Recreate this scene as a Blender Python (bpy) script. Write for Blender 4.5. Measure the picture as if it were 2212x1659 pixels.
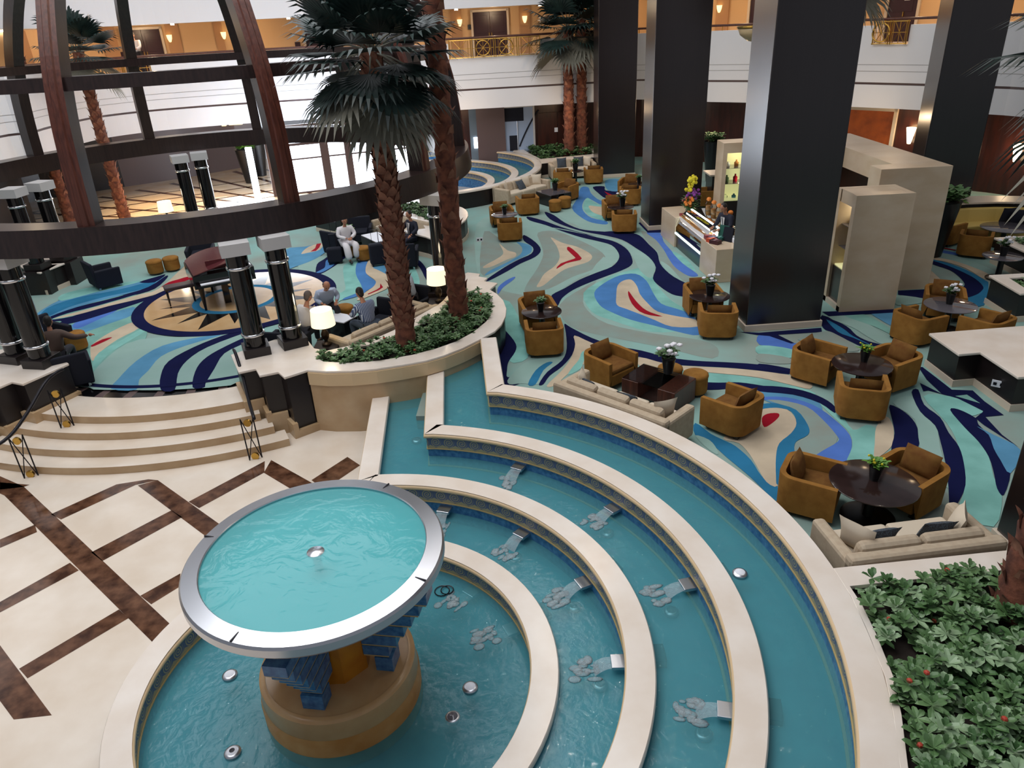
import bpy, bmesh, math, random
from math import sin, cos, pi, radians as R, hypot, atan2
from mathutils import Vector, Matrix
from mathutils.geometry import tessellate_polygon
for o in list(bpy.data.objects): bpy.data.objects.remove(o)
random.seed(7)
scn = bpy.context.scene
col = scn.collection

# ------------------------------------------------------------------ camera
W, HH, F = 2212, 1659, 1586.648
PITCH, ROLL, CZ = R(26.3), R(-3.0818), 6.93
_fw = Vector((0, cos(PITCH), -sin(PITCH)))
_r0 = Vector((1, 0, 0)); _u0 = Vector((0, sin(PITCH), cos(PITCH)))
_r = cos(ROLL)*_r0 + sin(ROLL)*_u0
_u = -sin(ROLL)*_r0 + cos(ROLL)*_u0
cam = bpy.data.cameras.new('camera'); cam.sensor_width = 36; cam.lens = F/W*36
cam.clip_end = 300
camo = bpy.data.objects.new('camera', cam); col.objects.link(camo)
camo.matrix_world = Matrix(((_r.x, _u.x, -_fw.x, 0), (_r.y, _u.y, -_fw.y, 0), (_r.z, _u.z, -_fw.z, CZ), (0, 0, 0, 1)))
scn.camera = camo

# ------------------------------------------------------------------ light and exposure
scn.view_settings.view_transform = 'Standard'; scn.view_settings.look = 'None'
scn.view_settings.exposure = 0.0; scn.view_settings.gamma = 1.0
scn.view_settings.use_curve_mapping = False
world = bpy.data.worlds.new('world'); scn.world = world; world.use_nodes = True
bg = world.node_tree.nodes['Background']; bg.inputs[0].default_value = (0.86, 0.90, 1.0, 1); bg.inputs[1].default_value = 0.27

def area(name, loc, size, power, color, rot=(0, 0, 0), size_y=None):
    l = bpy.data.lights.new(name, 'AREA'); l.energy = power; l.color = color; l.size = size
    if size_y: l.shape = 'RECTANGLE'; l.size_y = size_y
    o = bpy.data.objects.new(name, l); o.location = loc; o.rotation_euler = rot; col.objects.link(o); return o
def point(name, loc, power, color, radius=.08):
    l = bpy.data.lights.new(name, 'POINT'); l.energy = power; l.color = color; l.shadow_soft_size = radius
    o = bpy.data.objects.new(name, l); o.location = loc; col.objects.link(o); return o
WARM = (1.0, .72, .42)
area('atrium_skylight', (-6, 15, 19), 16, 4300, (.93, .96, 1.0), size_y=28)
area('entrance_daylight', (-9.5, 33.0, 2.6), 6, 420, (.85, .92, 1.0), rot=(R(-80), 0, R(10)), size_y=3.5)

# pixel of the photograph + height -> point of the place
def at(px, py, z):
    x = (px - W/2)/F; y = -(py - HH/2)/F
    d = x*_r + y*_u + _fw
    t = (z - CZ)/d.z
    return Vector((d.x*t, d.y*t, z))
def zat(xy, px, py):
    x = (px - W/2)/F; y = -(py - HH/2)/F
    d = x*_r + y*_u + _fw
    s = (d.x*xy[0] + d.y*xy[1])/(d.x*d.x + d.y*d.y)
    return CZ + d.z*s
ZC, ZT = .62, 1.288           # carpet level, planter-top level
CT = Vector((-2.148, 6.166))   # fountain centre

# ------------------------------------------------------------------ materials
def lin(c):
    return tuple(((v/255)/12.92 if v/255 <= .04045 else ((v/255+.055)/1.055)**2.4) for v in c)
def mat(name, rgb, rough=.5, metal=0, noise=None, scale=8, spec=.5, bump=0, bscale=40, emit=None, estr=0, coat=0, stretch=None):
    m = bpy.data.materials.new(name); m.use_nodes = True
    nt = m.node_tree; b = nt.nodes['Principled BSDF']
    c = lin(rgb)
    b.inputs['Base Color'].default_value = (*c, 1); b.inputs['Roughness'].default_value = rough
    b.inputs['Metallic'].default_value = metal; b.inputs['Specular IOR Level'].default_value = spec
    if coat: b.inputs['Coat Weight'].default_value = coat; b.inputs['Coat Roughness'].default_value = .22 if coat > .52 else .05
    if noise or bump:
        tc = nt.nodes.new('ShaderNodeTexCoord'); mp = nt.nodes.new('ShaderNodeMapping')
        nt.links.new(tc.outputs['Object'], mp.inputs[0])
        if stretch: mp.inputs['Scale'].default_value = stretch
    if noise:
        n = nt.nodes.new('ShaderNodeTexNoise'); n.inputs['Scale'].default_value = scale; n.inputs['Detail'].default_value = 5
        nt.links.new(mp.outputs[0], n.inputs['Vector'])
        rp = nt.nodes.new('ShaderNodeValToRGB'); rp.color_ramp.elements[0].position = .35; rp.color_ramp.elements[1].position = .68
        rp.color_ramp.elements[0].color = (*lin(noise), 1); rp.color_ramp.elements[1].color = (*c, 1)
        nt.links.new(n.outputs['Fac'], rp.inputs[0]); nt.links.new(rp.outputs[0], b.inputs['Base Color'])
    if bump:
        n2 = nt.nodes.new('ShaderNodeTexNoise'); n2.inputs['Scale'].default_value = bscale; n2.inputs['Detail'].default_value = 3
        nt.links.new(mp.outputs[0], n2.inputs['Vector'])
        bp = nt.nodes.new('ShaderNodeBump'); bp.inputs['Strength'].default_value = bump; bp.inputs['Distance'].default_value = .02
        nt.links.new(n2.outputs['Fac'], bp.inputs['Height']); nt.links.new(bp.outputs[0], b.inputs['Normal'])
    if emit:
        b.inputs['Emission Color'].default_value = (*lin(emit), 1); b.inputs['Emission Strength'].default_value = estr
    return m
def glassy(name, tint, fac=.12, rough=.02, bump=0, bscale=6, milk=None, milkfac=0):
    """cheap clear sheet: tinted see-through mixed with a mirror by the viewing angle"""
    m = bpy.data.materials.new(name); m.use_nodes = True; nt = m.node_tree
    for n in list(nt.nodes): nt.nodes.remove(n)
    out = nt.nodes.new('ShaderNodeOutputMaterial'); mix = nt.nodes.new('ShaderNodeMixShader')
    tr = nt.nodes.new('ShaderNodeBsdfTransparent'); tr.inputs[0].default_value = (*tint, 1)
    gl = nt.nodes.new('ShaderNodeBsdfGlossy'); gl.inputs['Roughness'].default_value = rough
    fr = nt.nodes.new('ShaderNodeFresnel'); fr.inputs[0].default_value = 1.33
    base = tr.outputs[0]
    if milk:
        df = nt.nodes.new('ShaderNodeBsdfDiffuse'); df.inputs[0].default_value = (*milk, 1)
        m2 = nt.nodes.new('ShaderNodeMixShader'); m2.inputs[0].default_value = milkfac
        nt.links.new(tr.outputs[0], m2.inputs[1]); nt.links.new(df.outputs[0], m2.inputs[2]); base = m2.outputs[0]
    nt.links.new(fr.outputs[0], mix.inputs[0]); nt.links.new(base, mix.inputs[1]); nt.links.new(gl.outputs[0], mix.inputs[2])
    nt.links.new(mix.outputs[0], out.inputs[0])
    if bump:
        tc = nt.nodes.new('ShaderNodeTexCoord')
        n2 = nt.nodes.new('ShaderNodeTexNoise'); n2.inputs['Scale'].default_value = bscale; n2.inputs['Detail'].default_value = 4; n2.inputs['Distortion'].default_value = 1.2
        nt.links.new(tc.outputs['Object'], n2.inputs['Vector'])
        bp = nt.nodes.new('ShaderNodeBump'); bp.inputs['Strength'].default_value = bump; bp.inputs['Distance'].default_value = .05
        nt.links.new(n2.outputs['Fac'], bp.inputs['Height'])
        nt.links.new(bp.outputs[0], gl.inputs['Normal']); nt.links.new(bp.outputs[0], fr.inputs['Normal'])
    return m

M = {}
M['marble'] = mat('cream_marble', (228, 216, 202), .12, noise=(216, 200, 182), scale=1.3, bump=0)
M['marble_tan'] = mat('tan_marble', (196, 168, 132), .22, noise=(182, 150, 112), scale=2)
M['brown_marble'] = mat('brown_marble', (112, 78, 58), .12, noise=(62, 38, 26), scale=5)
M['coping'] = mat('coping_stone', (232, 222, 212), .22, noise=(222, 208, 194), scale=1.8)
M['nosing'] = mat('nosing_stone', (214, 186, 146), .3)
M['kiosk_stone'] = mat('kiosk_stone', (208, 188, 164), .3, noise=(196, 172, 144), scale=1.5, stretch=(1, 1, 2))
M['tile'] = mat('blue_pool_tile', (76, 128, 172), .25, noise=(46, 92, 140), scale=14)
M['poolfloor'] = mat('teal_pool_floor', (62, 142, 158), .4, noise=(52, 126, 146), scale=3)
M['trim'] = mat('tan_trim', (182, 160, 110), .5)
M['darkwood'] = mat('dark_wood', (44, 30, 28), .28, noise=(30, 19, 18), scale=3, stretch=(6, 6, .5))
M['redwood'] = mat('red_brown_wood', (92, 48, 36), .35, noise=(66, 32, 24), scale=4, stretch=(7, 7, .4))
M['blackpanel'] = mat('black_panel', (26, 19, 20), .35)
M['column'] = mat('espresso_laminate', (30, 22, 23), .30, coat=.55, noise=(26, 18, 20), scale=3, stretch=(10, 10, .3))
M['skirting'] = mat('cream_skirting', (205, 190, 172), .35)
M['blackstone'] = mat('black_polished_stone', (14, 13, 15), .12)
M['chrome'] = mat('polished_chrome', (215, 215, 218), .12, 1)
M['steel'] = mat('brushed_steel', (196, 198, 204), .3, 1)
M['brass'] = mat('brass', (200, 160, 80), .3, 1)
M['iron'] = mat('dark_iron', (32, 30, 36), .4, .6)
M['white'] = mat('white_plaster', (226, 226, 230), .6)
M['capital'] = mat('grey_white_plaster', (190, 188, 188), .6)
M['tanwall'] = mat('tan_corridor_wall', (214, 178, 134), .7)
M['tandark'] = mat('tan_pilaster', (176, 134, 96), .7)
M['ceilwhite'] = mat('corridor_ceiling', (205, 190, 178), .8)
M['walnut'] = mat('walnut_wall', (66, 28, 20), .35, noise=(44, 18, 14), scale=2, stretch=(4, 4, .6))
M['greybrown'] = mat('grey_brown_panel', (92, 74, 72), .4)
M['purple'] = mat('plum_door', (52, 28, 36), .35)
M['tan_fabric'] = mat('mustard_velvet', (152, 108, 52), .9, noise=(134, 92, 42), scale=6, spec=.15, bump=.15, bscale=120)
M['cushion_brown'] = mat('brown_cushion', (118, 84, 42), .9, noise=(104, 68, 34), scale=9, spec=.15)
M['beige'] = mat('beige_linen', (188, 172, 150), .95, noise=(178, 160, 138), scale=12, spec=.1, bump=.1, bscale=160)
M['beige_l'] = mat('pale_linen', (206, 192, 172), .95, spec=.1)
M['greyblue'] = mat('grey_blue_pattern', (86, 100, 112), .9, noise=(60, 56, 58), scale=30, spec=.1)
M['charcoal'] = mat('charcoal_fabric', (30, 32, 42), .8, spec=.2)
M['yellow'] = mat('yellow_leatherette', (200, 172, 96), .6)
M['tabletop'] = mat('dark_table_top', (48, 34, 32), .12, noise=(36, 24, 22), scale=4)
M['tableleg'] = mat('black_table_base', (16, 13, 14), .3)
M['tableglass'] = mat('smoked_table_glass', (92, 88, 94), .05, coat=.5)
M['pot'] = mat('black_pot', (18, 18, 20), .3)
M['leaf'] = mat('green_leaf', (100, 132, 84), .45, noise=(66, 102, 56), scale=2.2)
M['leaf_pale'] = mat('pale_leaf', (134, 160, 122), .4)
M['leaf_far'] = mat('far_leaf', (92, 124, 78), .5, noise=(58, 88, 50), scale=3)
M['leaf_bright'] = mat('bright_leaf', (88, 134, 48), .5)
M['soil'] = mat('dark_soil', (38, 28, 22), .95)
M['frond'] = mat('dark_frond', (38, 58, 54), .4, noise=(20, 34, 32), scale=3)
M['frond_dry'] = mat('dry_frond', (110, 108, 96), .6)
M['trunk'] = mat('palm_trunk', (126, 74, 54), .9, noise=(78, 42, 32), scale=7, bump=.6, bscale=14)
M['bract'] = mat('palm_bract', (140, 96, 76), .9, noise=(96, 58, 44), scale=5)
M['white_flower'] = mat('white_petal', (232, 230, 236), .6)
M['red_flower'] = mat('red_petal', (176, 62, 44), .6)
M['orange'] = mat('orange_flower', (214, 120, 40), .6)
M['yellow_flower'] = mat('yellow_petal', (216, 200, 40), .6)
M['purple_flower'] = mat('purple_petal', (132, 60, 150), .6)
M['shade'] = mat('glowing_lamp_shade', (250, 244, 220), .8, emit=(255, 236, 196), estr=1.1)
M['bulb'] = mat('glowing_sconce', (255, 240, 215), .6, emit=(255, 226, 180), estr=9)
M['downlight'] = mat('glowing_downlight', (255, 250, 235), .6, emit=(255, 246, 226), estr=14)
M['winglow'] = mat('daylit_window', (240, 246, 255), .4, emit=(228, 240, 255), estr=7)
M['amber'] = mat('lit_amber_panel', (150, 70, 18), .5, noise=(90, 30, 8), scale=2, emit=(190, 88, 18), estr=.16)
M['lightpanel'] = mat('cream_light_panel', (250, 236, 200), .5, emit=(250, 226, 170), estr=1.3)
M['skin'] = mat('skin', (178, 124, 98), .6)
M['skin_d'] = mat('skin_dark', (140, 92, 68), .6)
M['hair_d'] = mat('dark_hair', (26, 22, 22), .6)
M['hair_g'] = mat('grey_hair', (96, 86, 82), .7)
M['shirt_w'] = mat('white_shirt', (222, 216, 214), .8)
M['shirt_b'] = mat('pale_blue_shirt', (160, 172, 196), .8)
M['suit'] = mat('navy_suit', (26, 28, 46), .8)
M['brownjacket'] = mat('brown_jacket', (92, 74, 66), .85)
M['robe'] = mat('white_robe', (218, 214, 218), .85)
M['trouser'] = mat('dark_trousers', (34, 34, 42), .85)
M['jeans'] = mat('blue_trousers', (62, 74, 92), .85)
M['paper'] = mat('white_paper', (226, 228, 236), .6)
M['glass'] = glassy('clear_glass', (.93, .96, .95))
M['piano'] = mat('piano_lacquer', (20, 15, 17), .12)
M['pianored'] = mat('red_brown_lid', (84, 40, 44), .15)
M['redrug'] = mat('dark_red_rope', (110, 18, 30), .7)
M['pastry'] = mat('golden_pastry', (176, 116, 58), .7)
M['choc'] = mat('chocolate_cake', (74, 42, 30), .6)
M['cream'] = mat('cream_icing', (236, 226, 204), .6)
M['water'] = glassy('pool_water', (.62, .86, .88), rough=.06, bump=.22, bscale=7, milk=(.13, .42, .48), milkfac=.42)
M['water_bowl'] = glassy('bowl_water', (.62, .97, .98), rough=.06, bump=.22, bscale=3.2, milk=(.20, .62, .64), milkfac=.45)
M['bowl_in'] = mat('turquoise_bowl_lining', (70, 176, 182), .4)
M['foam'] = glassy('falling_water', (.90, .95, .97), rough=.3, bump=.6, bscale=25, milk=(.78, .88, .92), milkfac=.22)
# striped shirt
m = mat('blue_striped_shirt', (74, 92, 132), .8); nt = m.node_tree
tc = nt.nodes.new('ShaderNodeTexCoord'); wv = nt.nodes.new('ShaderNodeTexWave'); wv.inputs['Scale'].default_value = 9
rp = nt.nodes.new('ShaderNodeValToRGB'); rp.color_ramp.elements[0].color = (*lin((60, 78, 120)), 1); rp.color_ramp.elements[1].color = (*lin((176, 190, 214)), 1)
rp.color_ramp.elements[0].position = .6; rp.color_ramp.elements[1].position = .8
nt.links.new(tc.outputs['Object'], wv.inputs[0]); nt.links.new(wv.outputs[0], rp.inputs[0]); nt.links.new(rp.outputs[0], nt.nodes['Principled BSDF'].inputs['Base Color'])
M['stripe'] = m
# wave scroll frieze: u runs along the wall in metres, v across the band 0..1
m = mat('wave_scroll_frieze', (60, 66, 84), .4); nt = m.node_tree; L = nt.links
def nd(t, **k):
    n = nt.nodes.new(t)
    for a, b in k.items(): setattr(n, a, b)
    return n
def mth(op, a, b=None):
    n = nd('ShaderNodeMath', operation=op)
    for i, v in enumerate((a, b)):
        if v is None: continue
        if isinstance(v, (int, float)): n.inputs[i].default_value = v
        else: L.new(v, n.inputs[i])
    return n.outputs[0]
uv = nd('ShaderNodeUVMap'); sp = nd('ShaderNodeSeparateXYZ'); L.new(uv.outputs[0], sp.inputs[0])
fx = mth('SUBTRACT', mth('FRACT', mth('DIVIDE', sp.outputs[0], .22)), .45)
fy = mth('MULTIPLY', mth('SUBTRACT', sp.outputs[1], .58), .9)
rr = mth('SQRT', mth('ADD', mth('MULTIPLY', fx, fx), mth('MULTIPLY', fy, fy)))
an = mth('DIVIDE', mth('ARCTAN2', fy, fx), 2*pi)
spi = mth('FRACT', mth('ADD', mth('MULTIPLY', rr, 6.5), an))
inside = mth('LESS_THAN', rr, .40)
line = mth('MULTIPLY', mth('LESS_THAN', spi, .42), inside)
low = mth('LESS_THAN', sp.outputs[1], mth('ADD', mth('MULTIPLY', mth('ABSOLUTE', fx), .55), .06))
gold = mth('MAXIMUM', line, mth('MULTIPLY', low, mth('SUBTRACT', 1, inside)))
mx = nd('ShaderNodeMix', data_type='RGBA'); L.new(gold, mx.inputs[0])
mx.inputs[6].default_value = (*lin((84, 94, 124)), 1); mx.inputs[7].default_value = (*lin((158, 150, 116)), 1)
L.new(mx.outputs[2], nt.nodes['Principled BSDF'].inputs['Base Color'])
M['frieze'] = m
# ------------------------------------------------------------------ building helpers
def tag(o, label=None, cat=None, group=None, kind=None):
    if label: o['label'] = label
    if cat: o['category'] = cat
    if group: o['group'] = group
    if kind: o['kind'] = kind
    return o
def empty(name, loc, rz=0, label=None, cat=None, group=None):
    o = bpy.data.objects.new(name, None); col.objects.link(o); o.empty_display_size = .1
    o.location = loc; o.rotation_euler = (0, 0, rz); tag(o, label, cat, group); return o
def kids(o): return [c for c in bpy.data.objects if c.parent == o]
CH = {}
def copy_tree(o, parent=None, **kw):
    c = o.copy(); col.objects.link(c); c.parent = parent
    CH.setdefault(c.name, [])
    if parent is not None: CH.setdefault(parent.name, []).append(c)
    for ch in list(CH.get(o.name, [])): copy_tree(ch, c)
    return c
class MB:
    def __init__(s): s.v = []; s.f = []; s.mi = []; s.uv = {}
    def add(s, vs, fs, mi=0, T=None):
        n = len(s.v)
        s.v += [tuple(T @ Vector(v)) if T else tuple(v) for v in vs]
        s.f += [tuple(i+n for i in f) for f in fs]; s.mi += [mi]*len(fs)
    def box(s, c, d, rz=0, mi=0, T=None):
        x, y, z = d[0]/2, d[1]/2, d[2]/2; ca, sa = cos(rz), sin(rz)
        vs = [(c[0]+ca*a*x-sa*b*y, c[1]+sa*a*x+ca*b*y, c[2]+e*z) for e in (-1, 1) for a, b in ((-1, -1), (1, -1), (1, 1), (-1, 1))]
        s.add(vs, [(3, 2, 1, 0), (4, 5, 6, 7), (0, 1, 5, 4), (1, 2, 6, 5), (2, 3, 7, 6), (3, 0, 4, 7)], mi, T)
    def prism(s, pts, z0, z1, mi=0, mside=None, cap=True, holes=()):
        loops = [list(pts)] + [list(h) for h in holes]
        flat = [p for l in loops for p in l]
        tri = tessellate_polygon([[Vector((p[0], p[1], 0)) for p in l] for l in loops])
        n = len(flat); vs = [(p[0], p[1], z1) for p in flat] + [(p[0], p[1], z0) for p in flat]
        top = []
        for t in tri:
            a, b, c = (flat[i] for i in t)
            if (b[0]-a[0])*(c[1]-a[1])-(b[1]-a[1])*(c[0]-a[0]) < 0: t = (t[0], t[2], t[1])
            top.append(tuple(t))
        s.add(vs, top + ([tuple(i+n for i in reversed(t)) for t in top] if cap else []), mi)
        side = []; k = 0
        for l in loops:
            m = len(l)
            ar = sum(l[i][0]*l[(i+1) % m][1]-l[(i+1) % m][0]*l[i][1] for i in range(m))
            for i in range(m):
                a, b = k+i, k+(i+1) % m
                fwd = (ar > 0) == (k == 0)
                side.append((a+n, b+n, b, a) if fwd else (a, b, b+n, a+n))
            k += m
        nv = len(s.v)-len(vs)
        s.f += [tuple(i+nv for i in f) for f in side]; s.mi += [mi if mside is None else mside]*len(side)
    def lathe(s, prof, seg=32, c=(0, 0, 0), mi=0, T=None, a0=0, a1=2*pi, mis=None):
        full = abs(a1-a0-2*pi) < 1e-6; m = seg if full else seg+1
        vs = [(c[0]+r*cos(a0+(a1-a0)*i/seg), c[1]+r*sin(a0+(a1-a0)*i/seg), c[2]+z) for r, z in prof for i in range(m)]
        n0 = len(s.v)
        s.v += [tuple(T @ Vector(v)) if T else v for v in vs]
        for k in range(len(prof)-1):
            for i in range(seg):
                j = (i+1) % m
                s.f.append((n0+k*m+i, n0+k*m+j, n0+(k+1)*m+j, n0+(k+1)*m+i)); s.mi.append(mis[k] if mis else mi)
    def tube(s, path, r, seg=8, mi=0, cap=True):
        path = [Vector(p) for p in path]; rs = r if isinstance(r, (list, tuple)) else [r]*len(path); n0 = len(s.v)
        up = Vector((0, 0, 1))
        for i, p in enumerate(path):
            d = (path[min(i+1, len(path)-1)]-path[max(i-1, 0)]).normalized()
            a = d.cross(up)
            if a.length < .05: a = d.cross(Vector((1, 0, 0)))
            a.normalize(); b = d.cross(a)
            s.v += [tuple(p+rs[i]*(cos(2*pi*k/seg)*a+sin(2*pi*k/seg)*b)) for k in range(seg)]
        for i in range(len(path)-1):
            for k in range(seg):
                j = (k+1) % seg
                s.f.append((n0+i*seg+k, n0+(i+1)*seg+k, n0+(i+1)*seg+j, n0+i*seg+j)); s.mi.append(mi)
        if cap:
            s.f.append(tuple(n0+k for k in range(seg))); s.mi.append(mi)
            s.f.append(tuple(n0+(len(path)-1)*seg+k for k in reversed(range(seg)))); s.mi.append(mi)
    def sphere(s, c, r, seg=10, rings=7, mi=0, T=None):
        rx, ry, rz = r if isinstance(r, (list, tuple)) else (r, r, r)
        vs = [(c[0], c[1], c[2]+rz)]
        for i in range(1, rings):
            t = pi*i/rings
            vs += [(c[0]+rx*sin(t)*cos(2*pi*k/seg), c[1]+ry*sin(t)*sin(2*pi*k/seg), c[2]+rz*cos(t)) for k in range(seg)]
        vs.append((c[0], c[1], c[2]-rz)); fs = []
        for k in range(seg):
            j = (k+1) % seg
            fs.append((0, 1+k, 1+j)); fs.append((len(vs)-1, 1+(rings-2)*seg+j, 1+(rings-2)*seg+k))
            for i in range(rings-2): fs.append((1+i*seg+k, 1+(i+1)*seg+k, 1+(i+1)*seg+j, 1+i*seg+j))
        s.add(vs, fs, mi, T)
    def sweep(s, path, prof, closed=False, mi=0, uvband=None, mis=None, caps=True):
        """prof: (offset to the right of the path, z) closed loop, walls along an XY path with mitred corners"""
        P = [Vector((p[0], p[1])) for p in path]; n = len(P); nr = []
        for i in range(n):
            a = P[i-1] if (i or closed) else None; b = P[(i+1) % n] if (i < n-1 or closed) else None
            d1 = (P[i]-a).normalized() if a is not None else None; d2 = (b-P[i]).normalized() if b is not None else None
            n1 = Vector((d1.y, -d1.x)) if d1 is not None else None; n2 = Vector((d2.y, -d2.x)) if d2 is not None else None
            if n1 is None: nr.append(n2)
            elif n2 is None: nr.append(n1)
            else:
                mm = (n1+n2).normalized(); nr.append(mm/max(.3, mm.dot(n1)))
        k = len(prof); n0 = len(s.v); ln = [0]
        for i in range(1, n+1): ln.append(ln[-1]+(P[i % n]-P[i-1]).length)
        for i in range(n):
            s.v += [(P[i].x+nr[i].x*o, P[i].y+nr[i].y*o, z) for o, z in prof]
        for i in range(n if closed else n-1):
            j = (i+1) % n
            for a in range(k):
                b = (a+1) % k
                if uvband is not None and a != uvband and uvband >= 0: pass
                f = (n0+i*k+a, n0+i*k+b, n0+j*k+b, n0+j*k+a)
                if uvband is not None: s.uv[len(s.f)] = [(ln[i], 0), (ln[i], 1), (ln[i+1], 1), (ln[i+1], 0)]
                s.f.append(f); s.mi.append(mis[a] if mis else mi)
        if caps and not closed:
            s.f.append(tuple(n0+a for a in reversed(range(k)))); s.mi.append(mi)
            s.f.append(tuple(n0+(n-1)*k+a for a in range(k))); s.mi.append(mi)
    def build(s, name, mats, parent=None, smooth=False, bevel=0, label=None, cat=None, group=None, kind=None, loc=None, recalc=False, angle=None):
        me = bpy.data.meshes.new(name); me.from_pydata(s.v, [], s.f)
        mats = mats if isinstance(mats, (list, tuple)) else [mats]
        for m in mats: me.materials.append(M[m] if isinstance(m, str) else m)
        me.polygons.foreach_set('material_index', s.mi)
        if s.uv:
            ul = me.uv_layers.new(name='UVMap')
            for fi, u in s.uv.items():
                for li, c in zip(me.polygons[fi].loop_indices, u): ul.data[li].uv = c
        if recalc:
            bm = bmesh.new(); bm.from_mesh(me); bmesh.ops.recalc_face_normals(bm, faces=bm.faces); bm.to_mesh(me); bm.free()
        if smooth: me.polygons.foreach_set('use_smooth', [True]*len(me.polygons))
        if angle: me.polygons.foreach_set('use_smooth', [True]*len(me.polygons)); me.set_sharp_from_angle(angle=R(angle))
        me.update()
        o = bpy.data.objects.new(name, me); col.objects.link(o)
        if parent is not None: o.parent = parent; CH.setdefault(parent.name, []).append(o)
        if loc is not None: o.location = loc
        if bevel:
            md = o.modifiers.new('bevel', 'BEVEL'); md.width = bevel; md.segments = 2; md.limit_method = 'ANGLE'; md.harden_normals = False
        tag(o, label, cat, group, kind)
        return o
def spline(pts, n=6, closed=False):
    P = [Vector(p) for p in pts]; m = len(P); out = []
    for i in range(m if closed else m-1):
        if closed: a, b, c, d = P[i-1], P[i], P[(i+1) % m], P[(i+2) % m]
        else: a, b, c, d = P[max(i-1, 0)], P[i], P[i+1], P[min(i+2, m-1)]
        for k in range(n):
            t = k/n
            out.append(.5*((2*b)+(c-a)*t+(2*a-5*b+4*c-d)*t*t+(3*b-a-3*c+d)*t**3))
    if not closed: out.append(P[-1])
    return out
def arc(c, r, a0, a1, n):
    return [(c[0]+r*cos(R(a0+(a1-a0)*i/n)), c[1]+r*sin(R(a0+(a1-a0)*i/n))) for i in range(n+1)]
def XY(v): return (v[0], v[1])
def inside(p, poly):
    c = False; j = len(poly)-1
    for i in range(len(poly)):
        a, b = poly[i], poly[j]
        if (a[1] > p[1]) != (b[1] > p[1]) and p[0] < (b[0]-a[0])*(p[1]-a[1])/(b[1]-a[1])+a[0]: c = not c
        j = i
    return c
def leafset(mb, c, n, ln, wd, tilt, mi=0, zr=0, droop=.3, start=None):
    """rosette of pointed oval leaves round a point"""
    a0 = random.random()*6.28 if start is None else start
    for k in range(n):
        a = a0+k*2*pi/n+random.uniform(-.25, .25); el = tilt+random.uniform(-.3, .3); l = ln*random.uniform(.75, 1.15); w = wd*random.uniform(.8, 1.1)
        d = Vector((cos(a)*cos(el), sin(a)*cos(el), sin(el))); sd = Vector((-sin(a), cos(a), 0))
        up = Vector((0, 0, 1))
        p = Vector(c)
        p1 = p+d*l*.45; p2 = p+d*l*.8-up*l*.08*droop*2; p3 = p+d*l-up*l*.25*droop*2
        mb.add([p, p1+sd*w*.5+up*w*.12, p1, p1-sd*w*.5+up*w*.12, p2+sd*w*.36+up*w*.08, p2, p2-sd*w*.36+up*w*.08, p3],
               [(0, 2, 1), (0, 3, 2), (1, 2, 5, 4), (2, 3, 6, 5), (4, 5, 7), (5, 6, 7)], mi)
# ------------------------------------------------------------------ fountain terraces
def ring_path(r, corner_px, end_px, z, a0=-105, corner=None, end=None):
    c = XY(at(*corner_px, z)); e = XY(at(*end_px, z))
    a1 = math.degrees(atan2(c[1]-CT.y, c[0]-CT.x))
    p = arc(CT, r, a0, a1, 90)
    return p[:-1] + [c, e]
ZK = {0: .33, 1: .68, 2: .968, 3: 1.288}
PATH = {3: ring_path(5.30, (1050, 847.5), (1037, 736), ZK[3]), 2: ring_path(4.285, (914, 939), (922, 803), ZK[2]),
        1: ring_path(3.226, (770, 1040), (804, 852), ZK[1])}
for k in PATH:   # run the strips a little into the planter wall
    a, b = Vector(PATH[k][-2]), Vector(PATH[k][-1]); PATH[k][-1] = tuple(b+(b-a).normalized()*(.12 if k == 3 else .45))
PATH[0] = arc(CT, 2.18, 0, 360, 96)[:-1]
FC = Vector((-3.83, 33.0))
def mirror_path(p): return [(x+FC.x-CT.x, FC.y+CT.y-y) for x, y in reversed(p)]
def off(path, d):
    mb = MB(); mb.sweep(path, [(d, 0), (d, 1)], caps=False); return [(v[0], v[1]) for v in mb.v[0::2]]
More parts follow.
